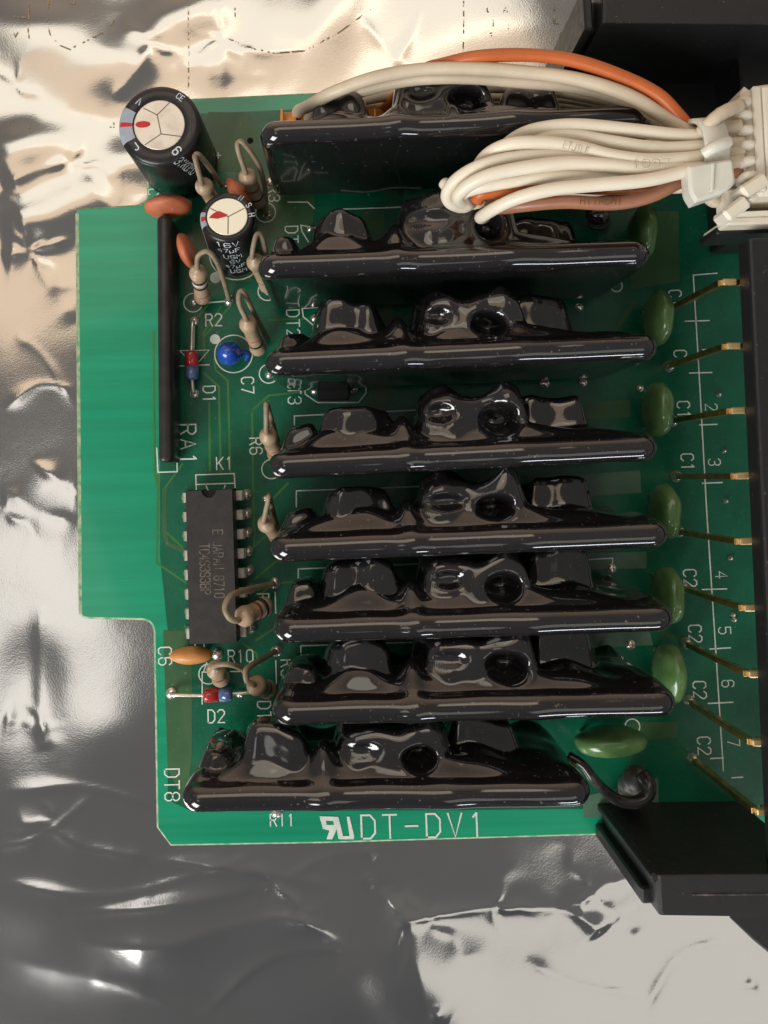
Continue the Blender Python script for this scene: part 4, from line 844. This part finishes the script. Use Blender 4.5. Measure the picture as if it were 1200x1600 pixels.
# upper run: header -> over the top module -> tie
TIEX = 1092
wire([(464, 178, 7), (468, 172, 11), (482, 166, 15), (520, 145, 18), (580, 123, 19.5), (647, 110, 20.3), (713, 107, 21), (788, 110, 21.5), (897, 123, 22), (983, 150, 22), (1040, 184, 21.5), (1085, 212, 22), (1110, 222, 22)], 'wire_shade', .85)
wire([(482, 186, 7), (490, 176, 11), (520, 157, 15), (580, 138, 17), (647, 124, 18.2), (720, 121, 19), (810, 127, 19), (897, 136, 19.5), (983, 160, 20), (1040, 190, 20.5), (1085, 220, 21), (1110, 226, 21)], 'wire_shade', .85)
wire([(500, 180, 6), (530, 166, 8), (590, 152, 10), (670, 140, 12), (760, 136, 14), (850, 140, 15), (940, 156, 16.5), (1015, 181, 18), (1080, 214, 19.5), (1110, 228, 20)], 'wire_shade', .8)
wire([(530, 180, 5), (560, 170, 7), (640, 158, 8), (740, 150, 9), (850, 150, 11), (940, 162, 13.5), (1020, 186, 16.5), (1090, 228, 19)], 'wire_shade', .8)
wire([(560, 182, 4), (600, 176, 6), (680, 166, 7), (780, 160, 7.5), (880, 162, 9), (960, 174, 12), (1030, 200, 15.5), (1090, 236, 18.5)], 'wire_shade', .8)
wire([(590, 180, 4), (620, 150, 12), (660, 112, 18), (690, 101, 20), (745, 89, 21.5), (823, 86, 22), (897, 95, 22.3), (975, 121, 22.3), (1027, 148, 22), (1058, 178, 21.8), (1080, 205, 21.5), (1105, 228, 21)], 'wire_o', .82)
# folded loop in front of the top module: out from the tie, round, and back underneath
back = lambda v, z: [(760, v, z), (880, v - 14, z), (990, v - 30, z + 1), (1085, v - 50, z + 3)]
wire(c3([(990, 345, 23), (905, 352, 23.3), (700, 330, 23.6), (500, 313, 23.6), (380, 325, 23), (300, 352, 22), (250, 395, 20), (270, 440, 18)]) + back(262, 17.5), r=.82)
wire(c3([(990, 385, 23.4), (910, 395, 23.8), (780, 395, 24), (640, 375, 24), (500, 352, 23.6), (400, 358, 23), (320, 390, 21.5), (300, 440, 19)]) + back(270, 17), r=.82)
wire(c3([(990, 420, 24), (915, 433, 24.4), (760, 440, 24.8), (640, 425, 24.8), (520, 395, 24.6), (400, 378, 24.4), (280, 380, 24), (195, 415, 22.5), (150, 470, 20.5), (150, 520, 18)]) + back(285, 16.5), r=.84)
wire(c3([(990, 450, 23.4), (910, 462, 23.8), (720, 462, 24.2), (560, 432, 24.2), (400, 424, 24), (260, 435, 23.8), (150, 465, 23.2), (75, 512, 22), (42, 562, 20.5), (62, 597, 19), (130, 612, 17.5), (260, 610, 16.5)]) + back(300, 16), r=.82)
wire(c3([(990, 465, 24), (900, 470, 24.4), (730, 470, 25), (620, 458, 25), (480, 450, 25), (320, 467, 25), (200, 492, 24.6), (120, 530, 23.4), (82, 570, 22), (110, 590, 19.5)]) + back(298, 17), r=.84)
wire(c3([(900, 485, 23.5), (720, 497, 23.8), (560, 492, 24), (400, 500, 24), (250, 520, 23.5), (150, 540, 22.8), (95, 565, 21.4), (120, 600, 19)]) + back(305, 16.5), r=.80)
wire(c3([(990, 470, 24.8), (905, 480, 25.2), (760, 512, 25.6), (560, 530, 25.6), (420, 545, 25.2), (300, 575, 24), (215, 613, 22), (165, 645, 19), (180, 640, 17)]) + back(318, 15), r=.82)
wire(c3([(990, 485, 23), (900, 508, 23.4), (780, 568, 23.4), (640, 596, 23), (480, 590, 22.4), (320, 602, 21), (230, 612, 19)]) + [(740, 322, 16), (700, 318, 14)], 'wire_b', .84, label="brown wire along the lower side of the bundle")
wire(c3([(150, 585, 20.4), (165, 562, 21.2), (230, 552, 21.6), (330, 540, 22), (460, 535, 22), (640, 540, 21.5), (820, 530, 21), (980, 500, 21)]), 'wire_o', .84, label="orange wire tucked inside the white loop")
wire(c3([(30, 520, 18), (55, 545, 18.5), (110, 600, 18), (240, 605, 17)]), r=.78)
# faint print along two wires
for pts, t in ((c3([(470, 372, 26.2), (560, 398, 26.3)]), "LTJTLF"), (c3([(715, 448, 26.2), (850, 444, 26.2)]), "1007"), (c3([(530, 577, 24.5), (680, 578, 24.5)]), "HITACHI")):
    a, b = P(*pts[0]), P(*pts[1]); e = unit(b - a); nrm = np.array((-e[1], e[0], 0)); st, wd = strokes(t); k_ = np.linalg.norm(b - a) / wd; mb = MB(); up_ = .35 if t == "1007" else 0
    for ln in st: ribbon(mb, [(x * k_, (y - 3) * .14) for x, y in ln], .09, lambda x, y, l: (a[0] + e[0] * x + nrm[0] * y, a[1] + e[1] * x + nrm[1] * y, a[2] + e[2] * x - .60 + up_ - .12 * y * y))
    mb.build("wire_print", M['wireink'] if t != "HITACHI" else M['bandr'], WH)
# cable tie: strap round the bundle, head and tail
mb = MB(); n = 28; vs = []
c_top, c_bot = np.array(P(1094, 192, 22.5)), np.array(P(1104, 292, 22.5))
cen = (c_top + c_bot) / 2; e1 = (c_bot - c_top) / 2; e1[2] = 0; e2 = np.array((0, 0, 3.6)); axd = unit(np.array((e1[1], -e1[0], 0)) * -1)
for i in range(n):
    w = 2 * math.pi * i / n
    for r_ in (1.0, 1.13):
        for s in (-1.25, 1.25): vs.append(cen + np.array((0, 0, -.6)) + (e1 * math.cos(w) + e2 * math.sin(w)) * r_ + axd * s)
fs = []
for i in range(n):
    a, b = i * 4, ((i + 1) % n) * 4
    fs += [[a, b, b + 1, a + 1], [a + 2, a + 3, b + 3, b + 2], [a, a + 2, b + 2, b], [a + 1, b + 1, b + 3, a + 3]]
mb.add(vs, fs); TIE = mb.build("cable_tie", M['tie'], WH, label="translucent white nylon cable tie with square head")
top = [P(u, v, 26.8)[:2] for u, v in ((1075, 258), (1110, 252), (1146, 247), (1151, 285), (1136, 299), (1088, 316), (1078, 300))]
mb = MB(); plate(mb, roundpoly(ccw(top), [.5, 0, .6, .5, .5, .5, .3]), 24.9, 26.8, .3); ob = mb.build("tie_head", M['tie'], TIE)
mb = MB(); a, b = P(1113, 256, 26.9), P(1111, 300, 26.9); box(mb, (a + b) / 2, (b - a) / 2, (.16, 0, 0), (0, 0, .3), .08); mb.build("head_rib", M['tie'], TIE)
mb = MB(); tube(mb, [P(1100, 240, 27), P(1112, 232, 27.6), P(1126, 226, 27.6), P(1138, 222, 27.2)], .62, 8); mb.build("tie_tail", M['tie'], TIE)
# short wires from the tie to the plug
for p in ([(1096, 207, 24), (1110, 192, 25), (1130, 176, 25), (1156, 165, 24)], [(1100, 212, 22), (1125, 202, 22.5), (1156, 197, 22.5)], [(1100, 225, 21), (1130, 214, 21.5), (1158, 205, 21.5)], [(1105, 235, 22), (1130, 226, 22), (1160, 224, 22)],
          [(1110, 245, 22), (1140, 240, 22), (1160, 236, 22)], [(1115, 255, 22), (1140, 254, 22), (1160, 250, 22)], [(1100, 295, 20), (1112, 312, 19), (1122, 314, 18.5), (1138, 314, 18)], [(1080, 290, 20), (1060, 292, 19.5), (1048, 292, 18)]):
    wire(p, 'wire_shade', .85)
wire([(1115, 270, 21), (1140, 270, 21), (1162, 268, 21)], 'wire_b', .8)
# white plug
mb = MB(); poly = [(1157, 168), (1159, 143), (1165, 133), (1172, 138), (1179, 141), (1186, 132), (1200, 130), (1270, 126), (1278, 300), (1190, 306), (1165, 284)]
plate(mb, [P(u, v, 22)[:2] for u, v in poly], 15, 22, .35); PLG = mb.build("connector_plug", M['nylon'], WH, label="white nylon multi way plug crimped onto the wires")
for i, v in enumerate((162, 183, 206, 229, 254, 277)):
    mb = MB(); c = P(1159 + i * 1.6, v, 22.2); ellipsoid(mb, c, (.85, 0, 0), (0, .5, 0), (0, 0, 1.1), 14, 8, pw=.7); mb.build("plug_lug", M['nylon'], PLG)
for x in (1180, 1196):
    mb = MB(); a, b = P(x, 136, 22.1), P(x + 9, 300, 22.1); box(mb, (a + b) / 2, (b - a) / 2, (.5, 0, 0), (0, 0, .35), .2); mb.build("plug_rib", M['nylon'], PLG)
for a, b in (((1152, 307), (1190, 283)), ((1126, 344), (1160, 318))):
    a, b = P(*a, 23), P(*b, 23); e = unit(b - a); mb = MB(); box(mb, (a + b) / 2, (b - a) / 2, np.array((-e[1], e[0], 0)) * .75, (0, 0, 1.4), .3); mb.build("plug_latch", M['nylon'], PLG)
mb = MB(); box(mb, P(1143, 318, 19), (1.2, 0, 0), (0, 1.3, 0), (0, 0, 1.5), .3); mb.build("plug_lug", M['nylon'], PLG)

# =================================================================== WHITE SOCKET AND BLACK HOUSING
SK = empty("connector_socket", "white ridged socket strip below the white plug at the frame edge", "connector socket")
for nm, (v0, v1), z, m in (("socket_wall", (300, 312), 20.5, 'nylon'), ("socket_recess", (313, 324), 18.4, 'wire_shade'), ("socket_wall", (325, 334), 20.3, 'nylon'), ("socket_step", (334, 351), 19.2, 'nylon')):
    a, b = P(1158 if v0 > 312 else 1172, v1, z), P(1290, v0, z); mb = MB()
    if nm == "socket_step": a = P(1136, v1, z)
    abox(mb, a[0], b[0], a[1] - .02, b[1] + .02, 13, z, .2); mb.build(nm, M[m], SK)
mb = MB(); a, b = P(1120, 366, 17), P(1290, 348, 17); abox(mb, a[0], b[0], a[1], b[1], 12, 17, .2); mb.build("socket_shadow", M['blackplastic'], SK)  # black bar added below the socket to stand in for its shadow
HS = empty("terminal_housing", "black plastic terminal housing framing one end of the board", "terminal housing")
zh = 19.2
def wall(inner, outer, xl_in, xl_out, name, mir):
    """upright side wall: inner and outer top edge rows in the photo"""
    a, b = P(xl_in, inner, zh), P(xl_out, outer, zh); c, d = P(1290, inner - 3 * mir, zh), P(1290, outer + 4 * mir, zh)
    top = [a, (b[0] + .1, b[1], b[2]), d, c]; mb = MB(); wedge(mb, [np.array((p[0], p[1], -2.6)) for p in map(np.asarray, top)], [np.asarray(p) for p in top]); o = mb.build(name, M['blackplastic'], HS)
    bv = o.modifiers.new("bevel", 'BEVEL'); bv.width = .3 * S; bv.segments = 2
    return o, a, b
o, a, b = wall(1367, 1431, 1027, 1029, "side_wall", 1)
s0, s1 = P(1082, 1398, zh), P(1290, 1396, zh); mb = MB(); box(mb, (s0 + s1) / 2, (s1 - s0) / 2, (0, .10, 0), (0, 0, .10), .05); mb.build("mould_line", M['dusty'], o)  # paler material stands in for the highlight along the ridge
mb = MB(); abox(mb, a[0] - .95, a[0] + 3, b[1] - .15, a[1] - 2.5, -2.4, zh - 2.6, .25); mb.build("end_flange", M['blackplastic'], o)
mb = MB(); abox(mb, a[0] - .55, a[0] + .2, a[1] - 1.0, a[1] - .05, -2.4, zh - .35, .2); mb.build("end_rib", M['blackplastic'], o)
o, a, b = wall(36, -30, 941, 941, "side_wall", -1)
mb = MB(); abox(mb, a[0] - 1.7, a[0] - .7, a[1] - .2, b[1], -2.4, zh - .9, .25); mb.build("end_flange", M['blackplastic'], o)
mb = MB(); abox(mb, a[0] - .8, a[0] + 2, a[1] + .8, b[1] - .4, -2.4, zh - 3.5, .2); mb.build("end_rib", M['blackplastic'], o)
a, b = P(1170, 1380, zh + 1), P(1170, 372, zh + 1); c, d = P(1290, 1380, zh + 1), P(1290, 372, zh + 1); a = P(1217, 1372, zh + 1)
mb = MB(); wedge(mb, [np.array((p[0], p[1], 17.4)) for p in (a, b, d, c)], [a, b, d, c]); o = mb.build("terminal_block", M['blackplastic'], HS); bv = o.modifiers.new("bevel", 'BEVEL'); bv.width = .35 * S; bv.segments = 2
mb = MB(); ry = P(1200, 200, 10); a, b = P(1150, 372, 8), P(1290, 60, 8); abox(mb, a[0], b[0], a[1], b[1], .2, 12, .3); mb.build("black_filler", M['blackplastic'], HS)  # black block added under the plug
a, b = P(1035, 232, 5), P(1165, 70, 5); mb = MB(); abox(mb, a[0], b[0], a[1], b[1], .2, 5, .3); mb.build("black_filler", M['blackplastic'], HS)  # black block added to cover the board in this gap
mb = MB(); wedge(mb, [P(1140, 1425, -2.4), P(1140, 1434, -2.4), P(1178, 1470, -2.4), P(1215, 1500, -2.4), P(1300, 1500, -2.4), P(1300, 1425, -2.4)], [P(1142, 1425, 0), P(1142, 1434, 0), P(1180, 1468, 0), P(1217, 1497, 0), P(1300, 1497, 0), P(1300, 1425, 0)]); mb.build("mounting_foot", M['blackplastic'], HS)
